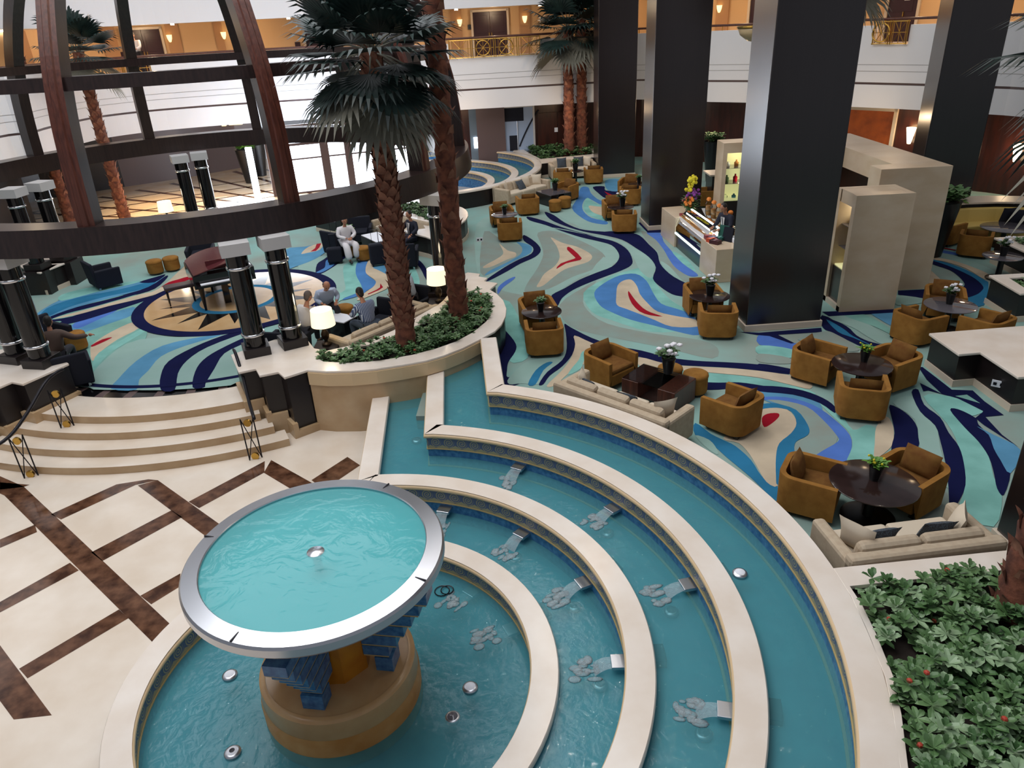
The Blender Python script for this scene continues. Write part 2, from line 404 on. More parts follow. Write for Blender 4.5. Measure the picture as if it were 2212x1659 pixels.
def terrace(k, path, near=True, closed=False):
    z = ZK[k]; zb = {0: -.25, 1: -.05, 2: .30, 3: .62}[k]
    where = 'near the camera' if near else 'at the far end'
    nth = {0: 'innermost ring wall of the', 1: 'second ring wall of the', 2: 'third ring wall of the', 3: 'outermost ring wall of the'}[k]
    t = empty('basin_wall', (0, 0, 0), label=f'{nth} terraced blue fountain {where}, cream stone coping', cat='fountain wall', group='ring walls of the near fountain' if near else 'ring walls of the far fountain')
    mb = MB(); mb.sweep(path, [(.032, z-.02), (.02, z), (.32, z), (.335, z-.02), (.335, z-.075), (.045, z-.075)], closed=closed)
    mb.build('coping', 'coping', t, angle=40)
    mb = MB(); mb.sweep(path, [(.045, z-.085), (.012, z-.078), (0, z-.05), (.008, z-.024), (.03, z-.012), (.05, z-.012)], closed=closed)
    mb.build('bullnose', 'nosing', t, angle=60)
    mb = MB(); mb.sweep(path, [(.05, z-.07), (.305, z-.07), (.305, zb), (.05, zb)], closed=closed)
    mb.build('tiled_wall', 'tile', t)
    mb = MB(); mb.sweep(path, [(.042, z-.285), (.042, z-.084)], closed=closed, uvband=0, caps=False)
    mb2 = MB(); mb2.v = mb.v
    for i in range(0, len(mb.f), 2): mb2.uv[len(mb2.f)] = [(mb.uv[i][q][0], mb.uv[i][q][1]) for q in range(4)]; mb2.f.append(mb.f[i]); mb2.mi.append(0)
    mb2.build('wave_frieze', 'frieze', t)
    mb = MB(); mb.sweep(path, [(.03, z-.30), (.05, z-.30), (.05, z-.284), (.03, z-.284)], closed=closed); mb.build('frieze_edge', 'trim', t)
    if k == 3:
        mb = MB(); mb.sweep(path, [(.30, ZC-.02), (.30, z-.07), (.315, z-.07), (.315, ZC-.02)], closed=closed); mb.build('outer_panelling', 'blackpanel', t)
    return t
for k in (3, 2, 1): terrace(k, PATH[k])
terrace(0, PATH[0], closed=True)
FP = {k: mirror_path(PATH[k]) for k in (1, 2, 3)}
for k in (3, 2, 1): terrace(k, FP[k], near=False)
WZ = {3: .83, 2: .53, 1: .22, 0: .03}       # water levels behind rings 3, 2, 1 and in the round basin
def between(pa, da, pb, db, z, zf, near=True, k=3):
    poly = off(pa, da) + list(reversed(off(pb, db)))
    where = 'the near fountain' if near else 'the far fountain'
    nm = {3: 'top', 2: 'middle', 1: 'lowest'}[k]
    mb = MB(); mb.prism(poly, zf-.03, zf); 
    o = mb.build('pool_floor', 'poolfloor'); tag(o, kind='structure')
    mb = MB()
    tri = tessellate_polygon([[Vector((p[0], p[1], 0)) for p in poly]])
    fs = []
    for t in tri:
        a, b, c = (poly[i] for i in t)
        fs.append(t if (b[0]-a[0])*(c[1]-a[1])-(b[1]-a[1])*(c[0]-a[0]) > 0 else (t[0], t[2], t[1]))
    mb.add([(p[0], p[1], z) for p in poly], fs)
    mb.build('water', 'water', kind='stuff', label=f'teal water in the {nm} crescent pool of {where}', cat='water')
    # thin tan line where wall meets floor
    t = MB(); t.sweep(pb, [(.02, zf), (.05, zf), (.05, zf+.018), (.02, zf+.018)]); t.build('trim_1', 'trim', kind='structure')
for near, Q in ((True, PATH), (False, FP)):
    between(Q[2], .30, Q[3], .05, WZ[3], .655, near, 3)
    between(Q[1], .30, Q[2], .05, WZ[2], .345, near, 2)
def crescent(path1, c, z, zf, near):
    # pool between the round basin and ring 1
    P = off(path1, .05)
    ringp = arc(c, 2.5, -105, 120, 70) if near else [(x+FC.x-CT.x, FC.y+CT.y-y) for x, y in arc(CT, 2.5, -105, 120, 70)]
    A = ringp if near else list(reversed(ringp))
    poly = list(A)+list(reversed(P[:-2]))+([] if near else [])
    fl = MB(); fl.prism(poly, zf-.03, zf); fl.build('pool_floor', 'poolfloor', kind='structure')
    wt = MB(); n = len(poly); tri = tessellate_polygon([[Vector((p[0], p[1], 0)) for p in poly]])
    fs = []
    for t in tri:
        a, b, d = (poly[i] for i in t)
        fs.append(t if (b[0]-a[0])*(d[1]-a[1])-(b[1]-a[1])*(d[0]-a[0]) > 0 else (t[0], t[2], t[1]))
    wt.add([(p[0], p[1], z) for p in poly], fs)
    wt.build('water', 'water', kind='stuff', label='teal water in the lowest crescent pool of ' + ('the near fountain' if near else 'the far fountain'), cat='water')
crescent(PATH[1], CT, WZ[1], .03, True)
mb = MB(); mb.lathe([(0, -.16), (2.24, -.16)], 64, (CT.x, CT.y, 0)); mb.build('pool_floor', 'poolfloor', kind='structure', recalc=False)
mb = MB(); mb.lathe([(2.235, WZ[0]), (0, WZ[0])], 72, (CT.x, CT.y, 0)); mb.build('water', 'water', kind='stuff', label='rippling blue water in the round basin under the raised bowl', cat='water')

# ------------------------------------------------------------------ lower lobby floor with brown marble bands
mb = MB()
mb.prism([(-22, -6), (CT.x, -6), (CT.x, 3.7)]+[(CT.x-2.46*sin(a), CT.y-2.46*cos(a)) for a in [i*pi/40 for i in range(41)]]+[(CT.x, 12.6), (-22, 13.0)], -.2, 0)
mb.build('floor_lobby', 'marble', kind='structure')
def c6(x, y): return (x*.45764, 900+y*.45764)
bands = [((20, 372), (745, 1090), (825, 1000), (112, 330)), ((650, 325), (1015, 598), (1110, 560), (745, 300)), ((1245, 265), (1420, 370), (1530, 345), (1280, 205)),
         ((-120, 1180), (65, 1430), (245, 1410), (-20, 1052)), ((-700, 60), (20, 372), (112, 330), (-300, 150))]
narrow = [((0, 580), (165, 510), (175, 545), (0, 620)), ((240, 461), (550, 320), (642, 322), (288, 486)),
          ((0, 875), (330, 690), (372, 726), (0, 925)), ((430, 641), (810, 442), (860, 475), (483, 682)), ((890, 402), (1250, 210), (1248, 264), (940, 432)),
          ((90, 1190), (562, 910), (606, 952), (130, 1236)), ((662, 846), (852, 740), (845, 805), (714, 886)), ((550, 320), (645, 322), (745, 300), (700, 296)),
          ((0, 310), (140, 322), (112, 332), (0, 345)), ((-400, 1150), (0, 925), (0, 875), (-400, 1080)), ((1530, 345), (1470, 300), (1640, 190), (1700, 230))]
mb = MB()
for q in bands+narrow:
    v = [at(*c6(*p), .0) for p in q]
    if (v[1]-v[0]).cross(v[2]-v[0]).z < 0: v.reverse()
    mb.add([(p.x, p.y, .0015) for p in v], [(0, 1, 2, 3)])
mb.build('floor_bands', 'brown_marble', kind='structure')

# ------------------------------------------------------------------ stairs between lobby and lounge
SC = (-7.2, 18.2)
RAD = [6.95, 6.60, 6.24, 5.88]
for i, r in enumerate(RAD):
    mb = MB(); z1 = .15*(i+1); ax = 25.5-i*1.6
    o_ = arc(SC, r, -90-ax, -90+ax, 40); i_ = arc(SC, (RAD[i+1]-.05 if i < 3 else 4.7), -90+ax, -90-ax, 40)
    n = 41
    mb.v = [(p[0], p[1], z1) for p in o_]+[(p[0], p[1], z1) for p in i_]+[(p[0], p[1], 0) for p in o_]
    for j in range(40):
        mb.f.append((j, j+1, 2*n-2-j, 2*n-1-j)); mb.mi.append(0)
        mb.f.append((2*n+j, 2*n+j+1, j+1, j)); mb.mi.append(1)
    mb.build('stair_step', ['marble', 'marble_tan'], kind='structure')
mb = MB()
for j in range(44):
    a0 = -112+j*1.0
    p = arc(SC, 5.10, a0, a0+1.0, 2); q = arc(SC, 4.74, a0+1.0, a0, 2)
    mb.add([(x, y, .603) for x, y in p+q], [(0, 1, 2, 3, 4, 5)], 1 if j % 7 in (2, 3) else 0)
mb.build('floor_inlay', ['blackstone', 'greybrown'], kind='structure')

# ------------------------------------------------------------------ carpet floor
hole = [(FC.x+5.42*cos(a), FC.y+5.42*sin(a)) for a in [i*2*pi/48 for i in range(48)]]
out = arc(SC, 4.75, -112, -68, 24)+[(-3.7, 13.2), (-1.7, 12.9)]+[(CT.x+5.52*cos(R(a)), CT.y+5.52*sin(R(a))) for a in range(86, -100, -3)]+[(-2.6, -4), (20, -4), (22, 20), (18, 40), (-24, 44), (-24, 14), (-10.6, 13.6)]
M['carpet'] = mat('grey_green_carpet', (140, 150, 142), .95, noise=(136, 174, 168), scale=.55, spec=.05)
mb = MB(); mb.prism(out, ZC-.25, ZC, cap=False, holes=[hole]); mb.build('floor_carpet', 'carpet', kind='structure')
M['marble_goldlit'] = mat('gold_lit_lobby_marble', (222, 206, 184), .15, noise=(212, 190, 160), scale=1.3)  # cream marble with the lobby's gold light tinted into its colour
mb = MB(); mb.prism([(-24, 25.4), (-12.2, 25.4), (-9.5, 26.6), (-5, 26.6), (-4.0, 27.6), (-4.0, 43), (-24, 43)], ZC-.1, ZC+.006, cap=False); mb.build('floor_entrance', 'marble_goldlit', kind='structure')
# bands in the entrance floor
mb = MB()
for i in range(9):
    for (dx, dy, w) in ((1, .62, .16), (1, -.9, .26)):
        d = Vector((dx, dy)).normalized(); n = Vector((-d.y, d.x)); c = Vector((-10.5, 29.5))+n*(i-4)*1.7
        pts = []
        for s in (-9, 9):
            pts.append(c+d*s+n*w*.5); pts.append(c+d*s-n*w*.5)
        v = [pts[0], pts[1], pts[3], pts[2]]
        v = [(min(max(p.x, -22), -4.1), min(max(p.y, 26.7), 40), ZC+.009) for p in v]
        mb.add(v, [(0, 1, 2, 3)])
mb.build('floor_entrance_bands', 'brown_marble', kind='structure', recalc=True)

# ------------------------------------------------------------------ planters and column plinth walls
npx = [(498.5, 766), (515, 804), (552, 796), (560, 811), (600.5, 803), (614, 815), (664, 799), (704, 802), (759, 801), (813, 796), (867, 788), (922, 778), (960, 767), (1000, 751), (1036, 733), (1069, 715),
       (1084, 700), (1092.5, 682), (1094, 666), (1087, 648), (1073, 634), (1058, 625), (1075, 611), (1046, 607), (1053, 600), (1034, 597), (1037, 591), (1010, 588), (985, 600), (908, 627), (974, 628), (958, 648), (946, 658), (900, 684), (850, 713), (793, 738), (705, 757), (679, 752), (650, 716), (590, 734)]
hpx = [(680, 770), (700, 781), (745, 783), (795, 781), (840, 775), (890, 766), (940, 753), (985, 737), (1022, 717), (1050, 694), (1062, 672), (1058, 650), (1042, 634), (1018, 630), (1000, 636), (978, 656), (950, 676), (910, 699), (860, 722), (800, 744), (740, 759)]
NP = [XY(at(*p, ZT)) for p in npx]; NH = [XY(at(*p, ZT)) for p in hpx]
def mx(p): return (-14.24-p[0], p[1])
def my(p): return (p[0]+(FC.x-CT.x)*.0, 39.17-p[1])
def fary(p): return (p[0]-1.1, 39.17-p[1])
def planter(outl, hole, label, name='planter_wall', tanfrom=None):
    t = empty(name, (0, 0, 0), label=label, cat='low wall', group='stone topped planter walls of the lounge')
    hs = [hole] if hole else []
    mb = MB(); mb.prism(outl, ZT-.05, ZT, holes=hs); mb.build('stone_top', 'coping', t, bevel=.012)
    c = Vector((sum(p[0] for p in outl)/len(outl), sum(p[1] for p in outl)/len(outl)))
    ar = sum(outl[i-1][0]*outl[i][1]-outl[i][0]*outl[i-1][1] for i in range(len(outl)))
    path = outl if ar < 0 else list(reversed(outl))
    ins = off(path+[path[0]], .045)[:-1]
    mb = MB(); mb.prism(ins, -.02, ZT-.05, holes=[[(h[0], h[1]) for h in hole]] if hole else [], cap=False); mb.build('wall_panelling', 'blackpanel', t)
    sk = MB()
    if 'stairs' not in label: sk.sweep(ins+[ins[0]], [(-.022, ZC-.01), (-.022, ZC+.13), (.01, ZC+.13), (.01, ZC-.01)])
    if sk.v: sk.build('skirting', 'skirting', t)
    if hole:
        mb = MB(); mb.prism(hole, ZT-.3, ZT-.10, cap=False); mb.build('soil', 'soil', t)
    return t, ins
np_t, np_ins = planter(NP, NH, 'curved planter wall with palms and shrubs beside the stairs and near fountain')
# tan stone facing of the fountain and stair side of that planter
i0, i1 = 6, 15
fp = [Vector(NP[i]) for i in range(i0, i1)]
facing = MB(); P = [XY(v) for v in fp]
facing.sweep(off(P, -.05) if False else P, [(-.035, -.02), (-.035, ZT-.05), (-.005, ZT-.05), (-.005, -.02)]); facing.build('stone_facing', 'marble_tan', np_t, angle=40)
facing = MB(); facing.sweep(P, [(-.02, ZT-.30), (-.02, ZT-.05), (.02, ZT-.05), (.02, ZT-.30)])
facing.build('stone_band', 'nosing', np_t)
facing = MB(); facing.sweep(P, [(-.05, -.02), (-.05, .10), (.0, .10), (.0, -.02)]); facing.build('stone_base', 'marble_tan', np_t)
sm = MB()
for i, zz in zip(range(0, 6), (.68, .66, .52, .46, .32, .16)):
    a, b = Vector(NP[i]), Vector(NP[i+1]); d = (b-a); n = Vector((-d.y, d.x)).normalized()
    m_ = (a+b)/2
    sm.box((m_.x+n.x*.02, m_.y+n.y*.02, zz/2-.01), (d.length+.06, .1, zz), atan2(d.y, d.x))
sm.build('stair_stringer', 'marble_tan', np_t)
far_t, far_ins = planter([fary(p) for p in reversed(NP)], [fary(p) for p in reversed(NH)], 'curved planter wall with shrubs in front of the far fountain, behind the sitting man in a suit')
lo = [mx(p) for p in NP[:7]]+[mx(p) for p in ((-2.9, 12.6), (-2.6, 14.4), (-4.6, 14.3))]+[mx(NP[-1])]
left_t, left_ins = planter(list(reversed(lo)), None, 'stone topped plinth wall left of the stairs carrying two black columns')
sm = MB()
for i, zz in zip(range(0, 6), (.68, .66, .52, .46, .32, .16)):
    a, b = Vector(mx(NP[i])), Vector(mx(NP[i+1])); d = (b-a); n = Vector((d.y, -d.x)).normalized(); m_ = (a+b)/2
    sm.box((m_.x+n.x*.02, m_.y+n.y*.02, zz/2-.01), (d.length+.06, .1, zz), atan2(d.y, d.x))
sm.build('stair_stringer', 'marble_tan', left_t)
lf = [fary(p) for p in lo]
planter([(p[0]+1.1, p[1]) for p in lf], None, 'stone topped plinth wall at the far left carrying two black columns')
ll = [XY(at(*p, ZT)) for p in ((-60, 566), (0, 563), (28, 566), (60, 585), (86, 589), (160, 560), (150, 548), (110, 552), (60, 552), (0, 540), (-60, 542))]
planter(ll, None, 'stone topped low wall at left edge under the ring beam, beside a dark armchair')
lm_ = [XY(at(*p, ZT)) for p in ((-80, 905), (0, 878), (14, 862), (52, 842), (85, 845), (118, 830), (172, 796), (170, 790), (110, 782), (20, 800), (-80, 815))]
# right-hand planters
rp1 = [XY(at(*p, ZT)) for p in ((2006.7, 719.5), (2072, 765), (2118.5, 760.8), (2200, 814.5), (2290, 808), (2320, 700), (2206, 703.8))]
planter(rp1, None, 'dark panelled low wall with stone top at right edge beside three armchairs')
rp2 = [XY(at(*p, ZT)) for p in ((2136, 594), (2205, 634), (2300, 626), (2300, 584), (2212, 590))]
rp3 = [XY(at(*p, ZT)) for p in ((2147, 513), (2225, 548), (2320, 540), (2320, 504))]
rh2 = [XY(at(*p, ZT)) for p in ((2180, 600), (2215, 622), (2290, 616), (2290, 595))]
planter(rp2, rh2, 'stone topped planter box with a small shrub, middle one at the right edge')
rh3 = [XY(at(*p, ZT)) for p in ((2185, 516), (2225, 536), (2310, 530), (2310, 510))]
planter(rp3, rh3, 'stone topped planter box with a small shrub, farthest one at the right edge')
# stone border and bed beside the near fountain
bed = [XY(at(*p, ZT)) for p in ((1800, 1227), (2160, 1190), (2420, 1165), (2640, 1900), (2010, 1900), (1985, 1800), (1944, 1657), (1930, 1544), (1912, 1461), (1875, 1369), (1840, 1290))]
bedh = [XY(at(*p, ZT)) for p in ((1836, 1266), (2160, 1232), (2360, 1210), (2600, 1850), (2030, 1850), (2005, 1780), (1962, 1657), (1948, 1544), (1930, 1461), (1893, 1369), (1862, 1305))]
bed_t, _i = planter(bed, bedh, 'stone edged plant bed beside the outermost fountain wall, nearest the camera')
# planter bed at the far end with two palms
fbed = [XY(at(*p, ZT)) for p in ((1160, 341), (1168, 352), (1285, 338), (1286, 318), (1120, 318), (1108, 326), (1140, 333))]
fbedh = [XY(at(*p, ZT)) for p in ((1150, 334), (1168, 343), (1278, 333), (1279, 322), (1128, 321))]
fbed_t, _i = planter(fbed, fbedh, 'stone edged plant bed with two palms behind the far sofa')

# ------------------------------------------------------------------ big square columns
def big_column(a, b, depth, zt=14, label='', z0=ZC):
    a, b = Vector(a), Vector(b); d = (b-a); w = d.length; d.normalize(); n = Vector((-d.y, d.x)); c = (a+b)/2+n*depth/2
    t = empty('square_column', (c.x, c.y, z0), atan2(d.y, d.x), label, 'column', 'dark square columns of the atrium')
    mb = MB(); mb.box((0, 0, (zt-z0)/2+.06), (w-.07, depth-.07, zt-z0-.12)); mb.build('shaft', 'column', t, bevel=.02)
    mb = MB(); mb.box((0, 0, .075), (w, depth, .15)); mb.build('skirting', 'skirting', t, bevel=.01)
    return t
A_ = lambda p: XY(at(*p, ZC))
big_column(A_((1608, 718)), A_((1775, 706)), 1.25, label='massive dark square column in the middle of the lounge, nearest and widest of the columns')
a = A_((1399.6, 498.5)); big_column(a, (a[0]+1.72, a[1]+.08), 1.25, label='dark square column behind the glass pastry counter')
a = A_((1290.6, 386)); big_column(a, (a[0]+1.66, a[1]+.08), 1.25, label='dark square column beside the far sofa, farthest of the three columns in a row')
a = (12.75, 22.6); big_column(a, (a[0]+1.55, a[1]-.35), 1.3, label='dark square column behind the tall marble kiosk wall, right of the sconce')
a = at(2136, 1160, ZC); a = (a.x+.06, a.y-1.25); big_column(a, (a[0]+1.7, a[1]+.08), 1.25, label='dark square column at the right edge beside the nearest sofa')
# ------------------------------------------------------------------ round black columns of the pavilion
def round_column():
    t = empty('round_column', (0, 0, ZT))
    mb = MB(); mb.box((0, 0, .09), (.50, .50, .18)); mb.build('plinth', 'blackpanel', t, bevel=.01)
    mb = MB(); mb.lathe([(.20, .18), (.20, 2.02)], 28); mb.build('shaft', 'blackstone', t, smooth=True)
    for z in (.42, 1.76):
        mb = MB(); mb.lathe([(.20, z-.03), (.22, z-.025), (.225, z), (.22, z+.025), (.20, z+.03)], 24); mb.build('chrome_ring', 'chrome', t, smooth=True)
    mb = MB(); mb.box((0, 0, 2.135), (.52, .52, .23)); mb.build('capital', 'capital', t)
    return t
GC = Vector((-7.8, 19.95)); RZ0, RZ1, RO, RI = 3.54, 4.03, 7.05, 6.42
spots = [((-5.0, 13.42), 'black round column on the planter end right of the stairs, left of its pair'), ((-4.36, 13.75), 'black round column beside the lit table lamp, right of the pair by the stairs'),
         ((-9.24, 13.42), 'black round column left of the stairs, nearer the stair rail'), ((-9.88, 13.72), 'black round column at the left edge, outer one of its pair'),
         ((-10.42, 24.95), 'black round column far behind the ring beam, left of the pair near the entrance'), ((-9.95, 25.4), 'black round column far behind the ring beam, right of the pair near the entrance'),
         ((-13.2, 20.4), 'black round column at far left behind the rib, outer one of its pair'), ((-12.9, 21.2), 'black round column at far left behind the rib, inner one of its pair'),
         ((-1.5, 16.75), 'black round column behind the middle palm trunk beside the lamp table')]
rc = round_column()
for i, (p, lb) in enumerate(spots):
    o = rc if i == 0 else copy_tree(rc)
    o.location = (p[0], p[1], ZT); o.rotation_euler.z = atan2(p[1]-GC.y, p[0]-GC.x)
    tag(o, lb, 'column', 'black round columns under the pavilion ring')
    if i >= 6:
        mb = MB(); mb.box((p[0], p[1], (ZC+ZT)/2), (.7, .7, ZT-ZC)); mb.build('column_pedestal', 'blackpanel', label=['dark pedestal under the outer far left column', 'dark pedestal under the inner far left column', ''][i-6] or 'dark pedestal of the round column behind the middle palm', cat='pedestal')

# ------------------------------------------------------------------ domed pavilion of dark ribs
pav = empty('domed_pavilion', (GC.x, GC.y, RZ0), label='open dome of dark wooden ribs and ring beams over the round lounge', cat='pavilion')
mb = MB(); mb.lathe([(RI, 0), (RO, 0), (RO-.06, RZ1-RZ0), (RI, RZ1-RZ0), (RI, 0)], 96); mb.build('ring_beam', 'darkwood', pav, angle=30)
mb = MB(); mb.lathe([(6.12, 2.68), (6.5, 2.68), (6.46, 2.90), (6.12, 2.90), (6.12, 2.68)], 96); mb.build('upper_ring', 'darkwood', pav, angle=30)
mb = MB(); mb.lathe([(3.2, 6.35), (3.5, 6.3), (3.4, 6.55), (3.15, 6.6), (3.2, 6.35)], 64); mb.build('crown_ring', 'darkwood', pav, angle=30)
prof = spline([(6.78, .42, 0), (6.72, 1.4, 0), (6.56, 2.4, 0), (6.2, 3.4, 0), (5.5, 4.6, 0), (4.4, 5.8, 0), (3.2, 6.5, 0)], 5)
for k in range(12):
    a = R(-86.5+30*k); mb = MB(); w = .155
    vs = []
    for i, p in enumerate(prof):
        q = prof[min(i+1, len(prof)-1)]-prof[max(i-1, 0)]; nn = Vector((q.y, -q.x, 0)).normalized()
        for dr, ww in ((.10, -w), (.10, -w*.45), (.13, -w*.3), (.13, w*.3), (.10, w*.45), (.10, w), (-.26, w), (-.26, -w)):
            rr, zz = p.x+nn.x*dr, p.y+nn.y*dr
            vs.append((rr*cos(a)-ww*sin(a), rr*sin(a)+ww*cos(a), zz))
    m8 = 8; n = len(prof)
    fs = [(i*m8+j, i*m8+(j+1) % m8, (i+1)*m8+(j+1) % m8, (i+1)*m8+j) for i in range(n-1) for j in range(m8)]
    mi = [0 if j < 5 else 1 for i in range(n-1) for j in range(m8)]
    mb.add(vs, fs); mb.mi = mi; mb.f.append(tuple(range(8))); mb.mi.append(1)
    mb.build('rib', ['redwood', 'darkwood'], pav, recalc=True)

# ------------------------------------------------------------------ balcony round the atrium
par = [(0, 354), (78, 341), (124, 325), (197, 305), (241, 296), (322, 285), (420, 275.5), (556, 265), (760, 252), (1002, 237), (1078, 232.6), (1279, 220.8), (1376, 215), (1450, 217.5), (1525, 220), (1621, 222), (1730, 226), (1845, 231), (1989, 238), (2092, 245), (2212, 253)]
ZP = 3.39
BP = [Vector((-17.6, 8)), Vector((-17.4, 18))]+[Vector(XY(at(*p, ZP))) for p in par]+[Vector((18.2, 19)), Vector((19.0, 8))]
BP = [XY(p) for p in spline([(p.x, p.y, 0) for p in BP], 4)]
def near_i(px):
    y = [b for a, b in zip(par, par[1:]) if a[0] <= px <= b[0]]
    for a, b in zip(par, par[1:]):
        if a[0] <= px <= b[0]: yy = a[1]+(b[1]-a[1])*(px-a[0])/(b[0]-a[0])
    t = Vector(XY(at(px, yy, ZP))); return t
def cut(p0, p1):
    """part of the balcony line between two points on it"""
    def par_(t):
        best = None
        for i in range(len(BP)-1):
            a, b = Vector(BP[i]), Vector(BP[i+1]); d = b-a; s = max(0, min(1, (t-a).dot(d)/d.length_squared)); e = (a+d*s-t).length
            if best is None or e < best[0]: best = (e, i+s, a+d*s)
        return best
    a, b = par_(p0), par_(p1)
    return [XY(a[2])]+[BP[i] for i in range(int(a[1])+1, int(b[1])+1)]+[XY(b[2])]
E0, E1 = Vector(BP[0]), Vector(BP[-1])
bal = empty('balcony_wall', (0, 0, 0)); tag(bal, kind='structure')
def bsweep(nm, path, o0, o1, z0, z1, m): 
    mb = MB(); mb.sweep(path, [(o0, z0), (o0, z1), (o1, z1), (o1, z0)]); return mb.build(nm, m, bal, kind='structure', recalc=True)
# path runs left to right seen from the camera: "right" of the path is towards the camera
bsweep('parapet_low', BP, -.35, 0, ZP, 4.18, 'white'); bsweep('groove', BP, -.35, -.05, 4.18, 4.26, 'greybrown')
bsweep('parapet_mid', BP, -.35, 0, 4.26, 4.62, 'white'); bsweep('groove', BP, -.35, -.02, 4.62, 4.645, 'capital')
bsweep('parapet_mid', BP, -.35, 0, 4.645, 4.84, 'white'); bsweep('groove', BP, -.35, -.02, 4.84, 4.865, 'capital')
bsweep('parapet_mid', BP, -.35, 0, 4.865, 5.52, 'white')
gaps = [(176, 357), (979, 1171), (1863, 1936)]
edges = [E0]+[near_i(x) for g in gaps for x in g]+[E1]
for i in range(0, len(edges), 2): bsweep('parapet_top', cut(edges[i], edges[i+1]), -.30, 0, 5.52, 6.14, 'white')
bsweep('balcony_floor', BP, -3.2, -.02, 5.36, 5.5, 'ceilwhite')
bsweep('corridor_ceiling', BP, -3.2, -.30, 7.52, 7.62, 'ceilwhite')
bsweep('upper_parapet', BP, -.35, 0, 7.50, 8.5, 'white'); bsweep('groove', BP, -.35, -.04, 8.5, 8.56, 'capital'); bsweep('upper_parapet', BP, -.35, 0, 8.56, 12, 'white')
bsweep('corridor_wall', BP, -2.7, -2.5, 5.5, 7.55, 'tanwall')
# handrail
hr = empty('handrail', (0, 0, 0), label='dark red handrail running along the whole white balcony', cat='handrail')
mb = MB(); mb.tube([(p[0], p[1], 6.33) for p in off(BP, -.12)], .045, 8); mb.build('rail', 'redwood', hr, smooth=True)
mb = MB()
L_ = off(BP, -.12); acc = 0
for a, b in zip(L_, L_[1:]):
    a, b = Vector(a), Vector(b); acc += (b-a).length
    if acc > 1.3: acc = 0; mb = MB(); mb.tube([(b.x, b.y, 6.13), (b.x, b.y, 6.32)], .02, 6); mb.build('rail_post', 'brass', hr)
for gi, g in enumerate(gaps):
    seg = cut(near_i(g[0]), near_i(g[1])); a, b = Vector(seg[0]), Vector(seg[-1]); d = (b-a); L0 = d.length; d.normalize()
    t = empty('balcony_grille', (a.x, a.y, 5.52), atan2(d.y, d.x), ['brass lattice grille in the balcony gap at left behind the dome ribs', 'brass lattice grille with two rings in front of the plum double doors', 'brass lattice grille in the balcony gap right of the widest column'][gi], 'railing', 'lattice grilles in the balcony gaps')
    mb = MB(); npan = max(2, round(L0/1.15)); pw = L0/npan
    for k in range(npan):
        x0, x1 = k*pw, (k+1)*pw
        for x in (x0+.04, x1-.04): mb.tube([(x, -.1, 0), (x, -.1, .78)], .022, 6)
        for z in (.03, .74): mb.tube([(x0, -.1, z), (x1, -.1, z)], .018, 6)
        for f in (.16, .84): mb.tube([(x0+pw*f, -.1, 0), (x0+pw*f, -.1, .76)], .012, 5)
        for s in (1, -1): mb.tube([(x0+pw*.2, -.1, .4-s*.34), (x0+pw*.8, -.1, .4+s*.34)], .012, 5)
        mb.tube([(x0+pw/2, -.1, .04), (x0+pw/2, -.1, .74)], .012, 5); mb.tube([(x0+.05, -.1, .39), (x1-.05, -.1, .39)], .012, 5)
    mb.build('lattice', 'brass', t)
    for k in ((1, 2) if npan > 3 else (0,)):
        mb = MB(); x = (k+.5)*pw; mb.tube([(x+.30*cos(q*pi/12), -.13, .39+.30*sin(q*pi/12)) for q in range(25)], .03, 6)
        mb.build('ring_ornament', 'brass', t, smooth=True)
# doors, pilasters and lamps of the upper corridor
WL = off(BP, -2.48)
def wall_at(px, pyref, depth=2.46):
    """point and direction on the corridor wall seen at a picture column"""
    best = None
    for i in range(len(WL)-1):
        a, b = Vector(WL[i]), Vector(WL[i+1])
        for s in (0, .25, .5, .75):
            p = a+(b-a)*s
            v = Vector((p.x, p.y, 6.4))-Vector((0, 0, CZ)); zz = v.dot(_fw)
            if zz <= 0: continue
            x = W/2+F*v.dot(_r)/zz; e = abs(x-px)
            if best is None or e < best[0]: best = (e, p, (b-a).normalized())
    return best[1], best[2]
def corridor_door(px, w, label, double=True, h=1.85):
    p, d = wall_at(px, 60); t = empty('corridor_door', (p.x, p.y, 5.5), atan2(d.y, d.x), label, 'door', 'doors of the upper corridor')
    mb = MB(); 
    for x in (-w/2-.06, w/2+.06): mb.box((x, -.06, h/2+.03), (.1, .14, h+.1))
    mb.box((0, -.06, h+.05), (w+.22, .14, .1)); mb.build('door_frame', 'skirting', t)
    n = 2 if double else 1
    for k in range(n):
        mb = MB(); x = (k-.5)*w/2 if double else 0; ww = w/n-.01
        mb.box((x, -.04, h/2), (ww, .06, h)); mb.box((x, -.075, h*.72), (ww*.7, .02, h*.4)); mb.box((x, -.075, h*.27), (ww*.7, .02, h*.3)); leaf = mb.build('door_leaf', 'purple', t, bevel=.006)
        mb = MB(); mb.box((.06 if k or not double else -.06, -.1, h*.48), (.03, .05, .16)); mb.build('door_handle', 'brass', t)
    return t
corridor_door(1061, 1.55, 'plum double doors of the upper corridor behind the brass ring grille')
corridor_door(318, 1.5, 'dark double doors of the upper corridor behind the dome ribs at left')
corridor_door(700, 1.4, 'dark door of the upper corridor behind the nearest palm crown')
corridor_door(1950, 1.05, 'dark red door of the upper corridor at right with a white notice', double=False, h=1.95)
corridor_door(1650, 1.3, 'dark door of the upper corridor left of the widest column')
bal2 = empty('corridor_pilasters', (0, 0, 0)); tag(bal2, kind='structure')
for px, w in ((385, .55), (480, .35), (985, .5), (1130, .5), (860, .5), (60, .5), (1560, .6), (2080, .4), (245, .6)):
    p, d = wall_at(px, 60); mb = MB(); mb.box((p.x, p.y, 6.5), (w, .12, 2.0), atan2(d.y, d.x)); mb.build('pilaster', 'tandark', bal2, kind='structure')
